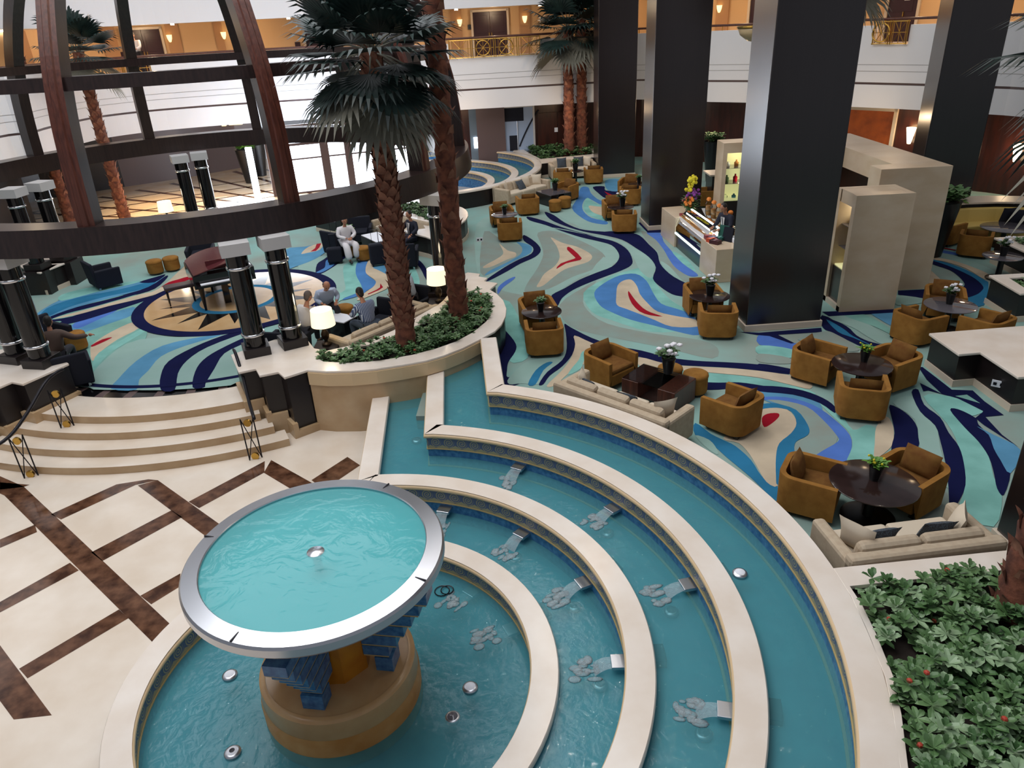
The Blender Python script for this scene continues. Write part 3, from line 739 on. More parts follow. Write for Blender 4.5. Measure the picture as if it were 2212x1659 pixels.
sc_lab = ['glass wall sconce left of the plum double doors upstairs', 'glass wall sconce right of the plum double doors upstairs', 'glass wall sconce on the upstairs corridor at left, nearer the dome rib', 'glass wall sconce on the upstairs corridor at left beside the doors', 'glass wall sconce upstairs at the top right of the second column']
for px, lb in zip((996, 1130, 493, 376, 1556), sc_lab):
    p, d = wall_at(px, 30); t = empty('wall_sconce', (p.x, p.y, 6.95), atan2(d.y, d.x), lb, 'wall lamp', 'sconces of the upper corridor')
    mb = MB(); mb.lathe([(.0, -.16), (.05, -.14), (.10, .0), (.12, .14), (.10, .14)], 14, (0, -.14, 0)); mb.build('glass_shade', 'lightpanel', t, smooth=True)
    mb = MB(); mb.box((0, -.07, -.04), (.05, .1, .05)); mb.build('bracket', 'brass', t)
p, d = wall_at(1014, 50); mb = MB(); mb.box((0, -.03, 0), (.22, .03, .2)); mb.build('door_sign', 'greyblue', label='small blue sign beside the plum double doors upstairs', cat='sign', loc=(p.x, p.y, 6.75)).rotation_euler.z = atan2(d.y, d.x)
for px, lb in ((640, 'small dark plate on the tan upstairs wall left of the palm crown'), (262, 'small dark plate on the tan upstairs wall left of the left doors')):
    p, d = wall_at(px, 70); mb = MB(); mb.box((0, -.03, 0), (.24, .03, .24)); mb.build('wall_plate', 'purple', label=lb, cat='sign', loc=(p.x, p.y, 6.4)).rotation_euler.z = atan2(d.y, d.x)
p, d = wall_at(1954, 8); mb = MB(); mb.box((0, -.14, 0), (.2, .01, .22)); mb.build('door_notice', 'paper', label='white notice on the dark red door upstairs at right', cat='sign', loc=(p.x, p.y, 7.0)).rotation_euler.z = atan2(d.y, d.x)
CL = off(BP, -1.0)
nlit = 0
dl_lab = ['glowing ceiling spot of the upper corridor above the left doors', 'glowing ceiling spot of the upper corridor left of the palm crown', 'glowing ceiling spot of the upper corridor left of the plum doors', 'glowing ceiling spot of the upper corridor right of the plum doors', 'glowing ceiling spot of the upper corridor at the left edge']
for px, lb in zip((383, 650, 966, 1150, 5), dl_lab):
    best = min(((abs(W/2+F*(Vector((p[0], p[1], 7.5-CZ))).dot(_r)/max(.1, (Vector((p[0], p[1], 7.5-CZ))).dot(_fw))-px), p) for p in CL if p[1] > 5), key=lambda e: e[0])[1]
    mb = MB(); mb.lathe([(0, -.07), (.075, -.07), (.075, -.01), (0, -.01)], 14); mb.build('ceiling_spot', 'downlight', label=lb, cat='ceiling light', group='ceiling spots of the upper corridor', loc=(best[0], best[1], 7.52))
for i in range(6, len(CL), 6): 
    q = CL[i]; point('corridor_lamp', (q[0], q[1], 7.25), 34, (1, .74, .46), .1)

# ------------------------------------------------------------------ ground floor walls behind the balcony
gw = empty('wall_back', (0, 0, 0)); tag(gw, kind='structure')
def gwall(nm, pts, m, z0=ZC-.1, z1=3.5, th=.2):
    mb = MB(); mb.sweep(pts, [(0, z0), (0, z1), (-th, z1), (-th, z0)]); return mb.build(nm, m, gw, kind='structure', recalc=True)
gl = [XY(at(*p, ZC)) for p in ((-90, 470), (100, 430), (270, 404))]
gm = [XY(at(*p, ZC)) for p in ((270, 404), (408, 383), (524, 362), (566, 356))]
gwall('wall_left', [(-18.5, 8), (-18.5, gl[0][1]-2)]+gl, 'blackpanel', z1=3.6); gwall('wall_lobby', gm, 'greybrown', z1=3.6)
we0, we1 = at(560, 357, ZC), at(905, 318, ZC)
gw2 = off(BP, -1.3)
right_part = [p for p in gw2 if p[0] > -3.4 and p[1] > 5]
gwall('wall_walnut', right_part, 'walnut', z1=3.42)
mb = MB(); mb.sweep(BP, [(-9, 3.40), (-.02, 3.40), (-.02, 3.44), (-9, 3.44)]); mb.build('soffit', 'ceilwhite', gw, kind='structure')
# entrance glazing flooded with daylight
wa, wb = Vector(XY(at(600, 424, ZC))), Vector(XY(at(905, 388, ZC)))
d = (wb-wa); d.normalize(); Lw = (wb-wa).length
t = empty('window_1', (wa.x, wa.y, ZC), atan2(d.y, d.x)); tag(t, kind='structure')
mb = MB(); mb.box((Lw/2, .1, 1.4), (Lw, .03, 2.75)); mb.build('glazing', 'winglow', t, kind='structure')
mb = MB()
for f, w in ((0, .3), (.36, .35), (.52, .30), (.83, .12), (1, .3)): mb.box((Lw*f, -.02, 1.4), (w, .14, 2.8))
for z, hh in ((.03, .1), (1.45, .06), (2.05, .10), (2.78, .12)): mb.box((Lw/2, -.02, z), (Lw, .12, hh))
mb.build('window_frame', 'greybrown', t, kind='structure')
a = at(566, 470, ZC); mb = MB(); mb.box((0, 0, 1.3), (.22, .1, 2.6)); mb.build('light_column', 'winglow', label='narrow glowing glass pillar beside the big dark flower pot', cat='glass pillar', loc=(a.x, a.y, ZC))
# glass door, timber door and screens at the far end
def wall_at2(px, z=2.0):
    best = None
    for i in range(len(right_part)-1):
        a, b = Vector(right_part[i]), Vector(right_part[i+1])
        for s in (0, .2, .4, .6, .8):
            p = a+(b-a)*s; v = Vector((p.x, p.y, z-CZ)); x = W/2+F*v.dot(_r)/v.dot(_fw); e = abs(x-px)
            if best is None or e < best[0]: best = (e, p, (b-a).normalized())
    return best[1], best[2]
p, d = wall_at2(1119); w = 1.5
t = empty('door_1', (p.x, p.y, ZC), atan2(d.y, d.x)); tag(t, kind='structure')
mb = MB()
for x in (-w/2, w/2): mb.box((x, -.05, 1.35), (.09, .12, 2.7))
mb.box((0, -.05, 2.66), (w, .12, .1)); mb.build('door_frame', 'capital', t, kind='structure')
mb = MB(); mb.box((0, -.04, 1.35), (w-.08, .03, 2.6)); mb.build('door_panel', mat('pale_frosted_glass', (150, 168, 196), .3), t, kind='structure')
mb = MB(); mb.box((-.2, -.065, 2.3), (w*.62, .012, .6)); mb.box((-.25, -.065, 1.0), (.4, .012, .7)); mb.build('dark_glass', 'charcoal', t, kind='structure')
mb = MB(); mb.tube([(.5-.55*cos(q*.13), -.075, 1.5+.95*sin(q*.13-1.3)) for q in range(4, 22)], .035, 6); mb.build('curved_handle', 'charcoal', t, kind='structure', smooth=True)
mb = MB(); mb.tube([(-.05, -.08, .3), (-.05, -.08, 2.0)], .025, 6); mb.build('pull_bar', 'steel', t, kind='structure')
p, d = wall_at2(1062); mb = MB(); mb.box((0, -.12, 1.4), (1.35, .12, 2.8)); mb.build('wall_screen', 'greybrown', kind='structure', loc=(p.x, p.y, ZC)).rotation_euler.z = atan2(d.y, d.x)
p, d = wall_at2(1030); mb = MB(); mb.box((0, -.06, 1.4), (.75, .06, 2.8)); mb.build('window_2', mat('grey_shopfront_glass', (98, 108, 116), .1), kind='structure', loc=(p.x, p.y, ZC)).rotation_euler.z = atan2(d.y, d.x)
p, d = wall_at2(1032, 1.6); mb = MB(); mb.box((0, -.12, 0), (.42, .04, .5)); mb.build('lit_screen', 'winglow', label='small glowing white screen behind the far shop glass', cat='screen', loc=(p.x, p.y, 1.75)).rotation_euler.z = atan2(d.y, d.x)
p, d = wall_at2(1208, 1.6)
t = empty('door_2', (p.x, p.y, ZC), atan2(d.y, d.x)); tag(t, kind='structure')
mb = MB()
for x in (-.5, .5): mb.box((x, -.03, 1.15), (.96, .06, 2.3))
mb.build('door_panel', 'walnut', t, kind='structure', bevel=.01)
mb = MB()
for x in (-.42, .3): mb.box((x, -.08, .55), (.5, .03, .07))
mb.build('push_plate', 'steel', t, kind='structure')
mb = MB(); mb.box((-.08, -.075, 1.5), (.16, .02, .2)); mb.build('door_notice', 'paper', t, kind='structure')
# recess with an amber panel and sconces at the right end
p, d = wall_at2(1873, 2.3)
t = empty('amber_window', (p.x, p.y, 2.0), atan2(d.y, d.x), 'amber glowing panel in a pale frame behind the tall marble kiosk wall', 'wall panel')
mb = MB()
for x in (-.95, .95): mb.box((x, -.06, .1), (.12, .12, 2.3))
mb.box((0, -.06, 1.2), (2.0, .12, .12)); mb.build('frame', 'skirting', t)
mb = MB(); mb.box((0, -.03, .1), (1.8, .04, 2.1)); mb.build('panel', 'amber', t)
def sconce2(px, z, lb):
    p, d = wall_at2(px, z); t = empty('wall_sconce', (p.x, p.y, z), atan2(d.y, d.x), lb, 'wall lamp', 'glowing sconces on the dark ground floor wall')
    mb = MB(); mb.lathe([(.06, -.3), (.10, -.1), (.17, .28), (.15, .28)], 14, (0, -.2, 0)); mb.build('shade', 'bulb', t, smooth=True)
    mb = MB(); mb.box((0, -.08, -.1), (.08, .14, .08)); mb.build('bracket', 'brass', t)
    q = Vector((p.x, p.y, z))+Vector((d.y, -d.x, 0))*.45; point('sconce_light', q, 26, WARM, .1)
sconce2(1971, 2.35, 'brightly glowing wall sconce right of the amber panel'); sconce2(2205, 2.1, 'glowing wall sconce at the right edge above the yellow banquette')
# lit panels over the entrance passage
for i, px in enumerate((377, 425, 473, 508)):
    q = at(px, 281-i*3.2, 2.75); mb = MB(); mb.box((0, 0, 0), (.75, .15, .42)); mb.build('light_box', 'lightpanel', label=['leftmost of the cream lit panels under the balcony behind the dome', 'second cream lit panel from the left under the balcony behind the dome', 'third and brightest cream lit panel under the balcony behind the dome', 'rightmost narrow cream panel under the balcony behind the dome'][i], cat='light panel', group='lit panels under the left balcony', loc=(q.x, q.y, 3.0))
for x, y, pw in ((-13.5, 29.5, 300), (-15.5, 26.5, 320), (-10.5, 31.5, 160), (-12, 27.5, 200), (-14.5, 32, 300)):
    l = bpy.data.lights.new('lobby_downlight', 'SPOT'); l.energy = pw*1.5; l.color = (1, .62, .24); l.spot_size = R(112); l.spot_blend = .6; l.shadow_soft_size = .12
    o = bpy.data.objects.new('lobby_downlight', l); o.location = (x, y, 3.3); col.objects.link(o)
for x, y in ((3, 33.8), (-1.5, 34.0), (8.5, 31), (12.5, 27.5)): point('soffit_downlight', (x, y, 3.2), 40, (1, .7, .42), .1)
# small bright ceiling downlights high in the atrium, whose glints sit on the polished stone
for x, y, z in ((-6, 10, 15), (-8, 14, 15), (-3, 12, 15), (1, 16, 15), (4, 14, 15), (0.5, 20, 15), (7, 18, 15), (-9, 9, 15), (3, 24, 15), (9, 12, 15)): point('atrium_downlight', (x, y, z), 260, (1, .86, .68), .14)
# ------------------------------------------------------------------ woven pattern of the carpet: flat coloured fields laid on the lounge floor
CC = {'navy': (22, 26, 66), 'blue': (78, 128, 186), 'sky': (92, 148, 184), 'teal': (112, 164, 156), 'pale': (146, 174, 168), 'grey': (136, 142, 134),
      'cream': (200, 184, 160), 'red': (160, 26, 44), 'deep': (48, 118, 158), 'bright': (84, 120, 196), 'mint': (126, 174, 164)}
CN = list(CC)
for k, c in CC.items(): M['c_'+k] = mat('carpet_'+k, c, .95, noise=tuple(int(v*.9) for v in c) if k not in ('pale', 'grey', 'teal') else {'pale': (140, 170, 162), 'grey': (134, 152, 146), 'teal': (134, 190, 182)}[k], scale=1.6, spec=.05)
def crop(x0, y0, k): return lambda x, y: (x0+x*k, y0+y*k)
qA = crop(1000, 300, .28933); qB = crop(1000, 700, .33454); qC = crop(1640, 640, .36157); qD = crop(0, 450, .33454); qE = crop(680, 440, .12658)
qF = crop(1400, 250, .36775); qG = crop(1010, 310, .14467); qH = crop(340, 480, .18987); qI = crop(0, 480, .16275); qJ = crop(1892, 500, .14467); qK = crop(450, 400, .33454)
FIELDS = []
def fld(c, q, pts, sm=3): FIELDS.append((c, q, pts, sm))
# --- right lounge, from pale grounds to the dark bands
fld('pale', qA, [(100, 640), (300, 560), (560, 600), (900, 720), (1130, 800), (1170, 900), (1060, 960), (880, 1030), (640, 1170), (420, 1160), (260, 1120), (120, 1050)])
fld('grey', qA, [(560, 700), (700, 690), (900, 770), (1040, 850), (1060, 920), (960, 980), (820, 1030), (640, 1120), (470, 1150), (480, 1080), (560, 960), (600, 860), (580, 780)])
fld('cream', qA, [(655, 735), (740, 775), (850, 805), (940, 850), (965, 885), (930, 920), (850, 945), (760, 975), (680, 1030), (600, 1095), (550, 1105), (575, 1060), (610, 1005), (690, 945), (722, 880), (700, 800)])
fld('red', qA, [(785, 805), (822, 825), (888, 892), (845, 912), (770, 930), (697, 972), (730, 930), (830, 895), (832, 880), (778, 828)], 2)
fld('pale', qA, [(1050, 880), (1180, 1000), (1400, 960), (1440, 1080), (1560, 1200), (1660, 1280), (1760, 1340), (1760, 1480), (1650, 1560), (1400, 1540), (1150, 1470), (900, 1400), (760, 1330), (720, 1230), (860, 1130)])
fld('grey', qA, [(720, 1240), (900, 1110), (1000, 1060), (900, 1180), (930, 1280), (1080, 1380), (1400, 1450), (1760, 1500), (1900, 1560), (1860, 1640), (1500, 1560), (1100, 1480), (800, 1400)])
fld('teal', qA, [(900, 1150), (1050, 1050), (1180, 1000), (1380, 960), (1440, 1080), (1560, 1210), (1680, 1290), (1640, 1420), (1400, 1440), (1100, 1350), (960, 1290)])
fld('blue', qA, [(980, 1150), (1050, 1080), (1170, 1020), (1290, 1008), (1370, 1060), (1420, 1150), (1480, 1230), (1600, 1270), (1700, 1310), (1760, 1380), (1760, 1466), (1600, 1440), (1430, 1395), (1250, 1350), (1100, 1290), (1020, 1240)])
fld('cream', qA, [(1155, 1095), (1200, 1058), (1258, 1052), (1300, 1100), (1322, 1160), (1382, 1230), (1455, 1290), (1600, 1325), (1740, 1350), (1750, 1402), (1560, 1402), (1430, 1352), (1330, 1312), (1220, 1270), (1150, 1240), (1145, 1175)])
fld('red', qA, [(1235, 1135), (1258, 1165), (1285, 1202), (1342, 1262), (1405, 1297), (1492, 1327), (1400, 1318), (1320, 1290), (1262, 1232), (1235, 1170)], 2)
fld('navy', qA, [(480, 580), (600, 610), (740, 660), (900, 705), (1040, 740), (1150, 775), (1230, 830), (1265, 900), (1255, 945), (1180, 985), (1060, 1030), (930, 1080), (820, 1130), (740, 1190), (705, 1250), (660, 1215), (665, 1165), (760, 1115), (870, 1052), (1000, 998), (1110, 955), (1162, 900), (1160, 850), (1110, 795), (1010, 765), (880, 735), (740, 690), (620, 645), (500, 610)])
fld('pale', qA, [(640, 660), (800, 690), (1000, 730), (1180, 760), (1290, 820), (1400, 880), (1430, 970), (1400, 1040), (1320, 980), (1270, 880), (1180, 780), (1000, 735), (780, 680)])
fld('navy', qA, [(610, 545), (680, 570), (760, 625), (870, 672), (1000, 690), (1110, 690), (1240, 700), (1320, 722), (1390, 790), (1450, 850), (1472, 930), (1540, 1005), (1640, 1065), (1720, 1110), (1700, 1190), (1640, 1178), (1560, 1160), (1470, 1102), (1418, 1042), (1440, 960), (1390, 885), (1290, 815), (1190, 755), (1060, 722), (900, 692), (760, 650), (650, 600)])
fld('grey', qA, [(1330, 690), (1420, 720), (1490, 820), (1560, 910), (1640, 1000), (1720, 1060), (1640, 1060), (1540, 1000), (1475, 920), (1450, 840), (1390, 780)])
fld('pale', qA, [(1475, 915), (1540, 950), (1620, 1040), (1640, 1065), (1540, 1005)])
fld('bright', qA, [(1370, 700), (1470, 702), (1500, 770), (1560, 840), (1640, 930), (1745, 1005), (1745, 1028), (1680, 1022), (1590, 965), (1540, 900), (1500, 830), (1440, 755)])
fld('teal', qA, [(1560, 840), (1660, 890), (1740, 990), (1640, 930)])
fld('navy', qA, [(1310, 630), (1345, 610), (1385, 655), (1480, 680), (1480, 700), (1380, 702)], 1)
# upper right of the lounge
fld('pale', qA, [(700, 540), (850, 440), (1050, 470), (1100, 640), (1100, 690), (940, 680), (800, 620)])
fld('blue', qA, [(815, 520), (850, 450), (880, 365), (935, 362), (955, 405), (1005, 450), (1070, 480), (1070, 515), (960, 455), (920, 445), (892, 490), (900, 540), (960, 590), (1070, 615), (1070, 640), (960, 625), (880, 585)])
fld('teal', qA, [(900, 490), (930, 440), (990, 480), (1080, 510), (1080, 610), (970, 585), (910, 540)])
fld('cream', qA, [(940, 500), (1000, 505), (1080, 515), (1080, 575), (1000, 562), (955, 535)])
fld('navy', qA, [(970, 360), (1055, 355), (1065, 385), (1170, 395), (1170, 440), (1070, 445), (1010, 405)])
fld('red', qA, [(1055, 392), (1140, 430), (1095, 432)], 1)
fld('sky', qA, [(1065, 310), (1170, 305), (1180, 385), (1080, 382)])
# lower left of the lounge by the planter
fld('grey', qA, [(160, 690), (300, 760), (450, 800), (500, 840), (420, 900), (250, 980), (130, 1000)])
fld('navy', qA, [(455, 718), (540, 770), (582, 830), (540, 882), (430, 932), (330, 990), (190, 1062), (180, 1048), (310, 960), (420, 900), (510, 858), (522, 810), (455, 762)])
fld('sky', qA, [(400, 770), (490, 790), (515, 815), (500, 856), (400, 905), (270, 975), (165, 1022), (200, 985), (330, 922), (430, 862), (440, 810)])
fld('cream', qA, [(270, 780), (330, 832), (392, 850), (392, 880), (330, 902), (200, 960), (150, 955), (280, 880), (300, 840)])
fld('bright', qA, [(385, 1030), (320, 1060), (262, 1110), (262, 1160), (300, 1110), (380, 1050)])
fld('teal', qA, [(20, 1300), (300, 1200), (400, 1300), (480, 1500), (480, 1640), (300, 1640)])
fld('navy', qB, [(225, 10), (290, 60), (342, 130), (338, 180), (295, 245), (285, 300), (290, 345), (375, 310), (430, 250), (470, 235), (420, 290), (370, 385), (250, 385), (225, 200)])
fld('cream', qB, [(700, 62), (780, 85), (870, 122), (950, 190), (900, 240), (780, 260), (680, 320), (600, 395), (540, 400), (640, 300), (700, 215), (722, 130)])
fld('teal', qB, [(770, 180), (830, 175), (780, 240), (760, 290), (680, 330), (700, 290), (750, 230)])
fld('pale', qB, [(300, 345), (430, 235), (620, 230), (640, 270), (560, 330), (500, 390), (380, 385), (300, 390)])
fld('deep', qB, [(420, 390), (470, 300), (540, 250), (580, 250), (520, 300), (470, 390)])
fld('navy', qB, [(655, 0), (700, 25), (830, 90), (980, 140), (1150, 172), (1320, 215), (1500, 238), (1700, 248), (1900, 262), (2100, 300), (2100, 325), (1900, 300), (1700, 282), (1500, 272), (1320, 258), (1140, 214), (980, 172), (830, 122), (720, 75), (725, 130), (705, 200), (640, 275), (560, 335), (520, 390), (490, 390), (545, 310), (640, 235), (670, 160), (665, 60)])
fld('cream', qB, [(1140, 215), (1320, 260), (1500, 275), (1800, 292), (2100, 330), (2240, 372), (2240, 420), (2100, 390), (1900, 345), (1600, 315), (1300, 290), (1140, 270)])
fld('teal', qB, [(1140, 275), (1300, 292), (1600, 318), (1900, 350), (2240, 430), (2240, 470), (1950, 425), (1650, 395), (1300, 340), (1140, 330)])
fld('navy', qB, [(1150, 300), (1300, 330), (1500, 370), (1650, 380), (1780, 378), (1950, 402), (2220, 452), (2220, 476), (1950, 430), (1780, 412), (1650, 425), (1480, 420), (1280, 370), (1150, 335)])
fld('sky', qB, [(1900, 430), (2100, 450), (2300, 500), (2300, 640), (2150, 560), (1960, 500)])
fld('deep', qB, [(1500, 640), (1600, 710), (1680, 750), (1760, 790), (1860, 880), (1930, 985), (2030, 1050), (2030, 1150), (1850, 985), (1700, 860), (1620, 790), (1500, 720)])
fld('pale', qB, [(1500, 720), (1590, 750), (1640, 810), (1640, 845), (1560, 790)])
fld('cream', qB, [(1680, 740), (1780, 770), (1850, 842), (1900, 925), (1960, 1022), (2035, 1045), (2060, 900), (2130, 750), (2160, 640), (2080, 545), (1950, 545), (1800, 640)])
fld('red', qB, [(1930, 610), (1965, 582), (2030, 577), (2042, 598), (2000, 640), (1945, 668)])
fld('deep', qC, [(0, 650), (80, 640), (180, 655), (240, 690), (295, 780), (290, 830), (220, 870), (210, 920), (220, 1000), (180, 1110), (110, 1130), (100, 1080), (100, 960), (120, 880), (190, 820), (222, 760), (190, 690), (100, 668), (0, 675)])
fld('grey', qC, [(40, 615), (160, 625), (300, 660), (400, 740), (470, 850), (400, 930), (330, 980), (240, 990), (210, 920), (225, 872), (295, 830), (290, 770), (220, 680), (100, 640)])
fld('bright', qC, [(0, 605), (160, 605), (320, 650), (440, 730), (540, 830), (550, 920), (520, 1000), (420, 1000), (330, 970), (370, 930), (470, 870), (460, 830), (380, 740), (280, 660), (120, 622), (0, 622)])
fld('teal', qC, [(360, 640), (480, 700), (560, 800), (640, 770), (700, 800), (690, 900), (690, 960), (600, 1000), (520, 1000), (555, 900), (540, 820), (450, 730)])
fld('cream', qC, [(700, 780), (760, 720), (800, 780), (800, 870), (770, 920), (690, 970), (690, 880)])
fld('navy', qC, [(780, 650), (870, 695), (932, 760), (955, 840), (950, 900), (900, 960), (800, 960), (790, 900), (808, 820), (790, 720)])
fld('grey', qC, [(700, 1180), (1000, 1050), (1130, 1200), (1150, 1300), (1050, 1340), (800, 1330)])
fld('pale', qC, [(800, 640), (920, 600), (1050, 760), (1080, 900), (1120, 1060), (1130, 1150), (1040, 1060), (960, 900), (930, 740)])
fld('teal', qC, [(980, 600), (1140, 600), (1340, 680), (1250, 720), (1190, 690), (1150, 700), (1310, 870), (1370, 960), (1400, 1080), (1450, 1200), (1400, 1380), (1200, 1280), (1230, 1130), (1190, 900), (1120, 760)])
fld('navy', qC, [(910, 575), (950, 560), (985, 650), (1080, 725), (1130, 815), (1192, 900), (1222, 1000), (1232, 1130), (1190, 1230), (1140, 1310), (1130, 1150), (1112, 1000), (1082, 870), (1050, 775), (960, 690)])
fld('navy', qC, [(1140, 682), (1190, 678), (1290, 728), (1310, 770), (1370, 830), (1405, 920), (1445, 985), (1500, 1055), (1460, 1190), (1420, 1150), (1402, 1065), (1372, 965), (1310, 872), (1230, 790)])
fld('sky', qC, [(1300, 780), (1400, 830), (1560, 920), (1500, 1060), (1440, 980), (1400, 910), (1370, 830)])
fld('navy', qC, [(950, 425), (975, 425), (1060, 490), (1150, 560), (1275, 565), (1345, 630), (1460, 712), (1350, 722), (1450, 830), (1550, 905), (1480, 860), (1340, 770), (1290, 730), (1340, 690), (1180, 610), (1010, 565), (980, 570), (960, 520), (1090, 585), (1000, 500)], 1)
fld('mint', qC, [(1170, 598), (1240, 590), (1320, 642)], 1)
# round the big column and kiosk
fld('bright', qC, [(0, 230), (70, 232), (200, 280), (330, 300), (330, 340), (200, 335), (0, 290)])
fld('teal', qC, [(0, 295), (200, 320), (200, 370), (0, 350)])
fld('grey', qC, [(0, 345), (180, 370), (180, 405), (0, 395)])
fld('navy', qC, [(0, 405), (170, 432), (300, 470), (300, 500), (170, 455), (0, 440)])
fld('navy', qC, [(0, 540), (120, 542), (260, 565), (380, 610), (450, 660), (450, 700), (360, 640), (200, 590), (0, 570)])
fld('navy', qC, [(-120, 215), (0, 220), (370, 190), (375, 215), (110, 232), (210, 282), (190, 285), (60, 240), (0, 235)], 1)
fld('grey', qC, [(230, 260), (400, 210), (500, 250), (600, 320), (520, 330), (400, 300)])
fld('navy', qC, [(375, 115), (520, 180), (580, 235), (650, 270), (735, 295), (640, 310), (540, 270), (440, 220), (380, 190)])
fld('deep', qC, [(400, 140), (500, 195), (560, 240), (680, 300), (560, 250), (470, 215)])
fld('pale', qC, [(410, 125), (560, 110), (700, 200), (800, 260), (740, 290), (640, 240), (560, 190)])
fld('mint', qC, [(500, 115), (620, 108), (790, 200), (790, 230), (680, 180)])
fld('sky', qC, [(670, 100), (805, 98), (805, 180), (720, 140)])
fld('navy', qC, [(375, 95), (805, 78), (808, 100), (420, 122)], 1)
# behind the kiosk on the right
fld('pale', qJ, [(880, 290), (1300, 400), (1760, 590), (1700, 680), (1400, 560), (870, 400)])
fld('bright', qJ, [(880, 265), (1230, 330), (1230, 365), (880, 300)])
fld('cream', qJ, [(870, 390), (1150, 440), (1450, 540), (1690, 650), (1620, 720), (1350, 560), (1050, 460), (860, 425)])
fld('red', qJ, [(930, 230), (1200, 280), (1180, 290), (980, 255)], 1)
fld('deep', qJ, [(850, 430), (1050, 470), (1350, 580), (1620, 730), (1680, 800), (1610, 1110), (1350, 1080), (1340, 990), (1500, 940), (1600, 850), (1540, 760), (1300, 620), (1000, 510), (840, 460)])
fld('navy', qJ, [(840, 445), (1000, 490), (1250, 590), (1480, 710), (1600, 830), (1580, 890), (1500, 950), (1340, 990), (1290, 860), (1325, 790), (1240, 680), (1100, 580), (840, 490)])
fld('cream', qJ, [(800, 590), (900, 660), (1000, 780), (900, 850), (780, 760)])
fld('navy', qJ, [(330, 890), (740, 870), (740, 1010), (330, 950)], 1)
fld('pale', qJ, [(300, 960), (720, 1010), (700, 1070), (380, 1110), (290, 1080)])
# --- round lounge
fld('mint', qD, [(230, 720), (500, 640), (900, 560), (950, 820), (800, 1000), (560, 1080), (500, 900)])
fld('pale', qD, [(560, 1150), (700, 960), (900, 850), (1300, 830), (1590, 800), (1590, 1100), (1200, 1170), (800, 1175)])
fld('sky', qD, [(720, 1170), (760, 1110), (880, 990), (1050, 890), (1290, 835), (1430, 822), (1200, 890), (1040, 960), (960, 1050), (900, 1110), (880, 1175)])
fld('navy', qD, [(1040, 1175), (1040, 1080), (1090, 990), (1250, 900), (1430, 828), (1590, 780), (1700, 760), (1700, 780), (1590, 805), (1340, 900), (1210, 985), (1150, 1070), (1130, 1175)])
fld('navy', qD, [(1245, 1160), (1260, 1060), (1310, 985), (1410, 918), (1590, 832), (1700, 790), (1700, 820), (1590, 870), (1450, 940), (1385, 1040), (1330, 1130), (1320, 1160)])
fld('cream', qD, [(585, 940), (600, 880), (720, 800), (870, 735), (900, 775), (760, 850), (650, 930), (600, 990)])
fld('teal', qD, [(600, 1010), (640, 935), (800, 845), (920, 780), (940, 795), (800, 880), (700, 945), (620, 1030)])
fld('red', qD, [(590, 888), (660, 850), (725, 835), (700, 852), (640, 880), (598, 897)], 2)
fld('sky', qD, [(440, 765), (600, 720), (860, 640), (860, 690), (700, 750), (560, 800), (480, 820)])
fld('bright', qD, [(480, 745), (640, 690), (760, 660), (640, 720), (500, 780)])
fld('sky', qD, [(230, 690), (400, 590), (620, 530), (850, 490), (1050, 440), (1000, 500), (800, 560), (500, 640), (260, 730)])
fld('deep', qD, [(300, 650), (500, 580), (760, 530), (1000, 470), (940, 520), (700, 570), (450, 640), (270, 720)])
fld('teal', qD, [(400, 560), (600, 510), (900, 470), (860, 490), (620, 545), (400, 600)])
fld('navy', qD, [(250, 745), (330, 700), (500, 640), (760, 575), (960, 510), (1070, 440), (1080, 450), (1000, 520), (860, 565), (600, 640), (440, 680), (330, 722), (470, 700), (600, 655), (980, 570), (1010, 572), (880, 620), (660, 690), (490, 740), (270, 785), (400, 735), (330, 735)])
fld('cream', qD, [(345, 715), (600, 645), (880, 565), (1030, 520), (1200, 370), (1250, 372), (1190, 490), (1050, 545), (900, 588), (700, 635), (500, 690)])
fld('red', qD, [(1040, 512), (1090, 480), (1150, 462), (1222, 442), (1222, 462), (1150, 490), (1090, 500)], 2)
fld('navy', qD, [(900, 480), (1010, 445), (1070, 430), (1000, 480)])
# right half of the round lounge
fld('pale', qE, [(-300, 1000), (200, 900), (500, 950), (720, 990), (720, 1200), (560, 1560), (300, 1700), (0, 1500)])
fld('navy', qE, [(20, 1210), (40, 1040), (150, 960), (250, 900), (300, 960), (380, 985), (500, 870), (525, 920), (400, 1030), (250, 1130), (120, 1200)])
fld('blue', qE, [(20, 1185), (100, 1140), (175, 1090), (190, 985), (260, 960), (350, 985), (320, 1060), (220, 1130), (110, 1182)])
fld('teal', qE, [(490, 1080), (620, 1000), (735, 990), (705, 1150), (770, 1330), (795, 1480), (600, 1590), (370, 1680), (355, 1570), (520, 1480), (500, 1300)])
fld('blue', qE, [(735, 1000), (905, 1000), (868, 1150), (905, 1230), (1045, 1340), (1000, 1425), (880, 1500), (800, 1565), (500, 1650), (520, 1610), (790, 1500), (795, 1400), (700, 1200)])
fld('cream', qE, [(905, 1000), (940, 960), (990, 1060), (1060, 1125), (1250, 1230), (1350, 1330), (1300, 1400), (1200, 1475), (900, 1600), (740, 1660), (740, 1620), (880, 1510), (1000, 1425), (1045, 1345), (1000, 1290), (880, 1200), (870, 1100)])
fld('red', qE, [(1120, 1370), (1168, 1435), (1100, 1482), (1000, 1525), (915, 1560), (900, 1548), (1050, 1480), (1112, 1440)], 1)
fld('sky', qE, [(1000, 1090), (1290, 1040), (1340, 1300), (1240, 1220), (1080, 1140)])
fld('teal', qE, [(1540, 1080), (1700, 1060), (1790, 1330), (1740, 1560), (1580, 1500)])
fld('grey', qE, [(1700, 1060), (1780, 1060), (1880, 1250), (1920, 1500), (1740, 1560), (1795, 1330)])
fld('navy', qE, [(1560, 900), (1760, 960), (1880, 1080), (1990, 1300), (1900, 1300), (1800, 1110), (1680, 990)])
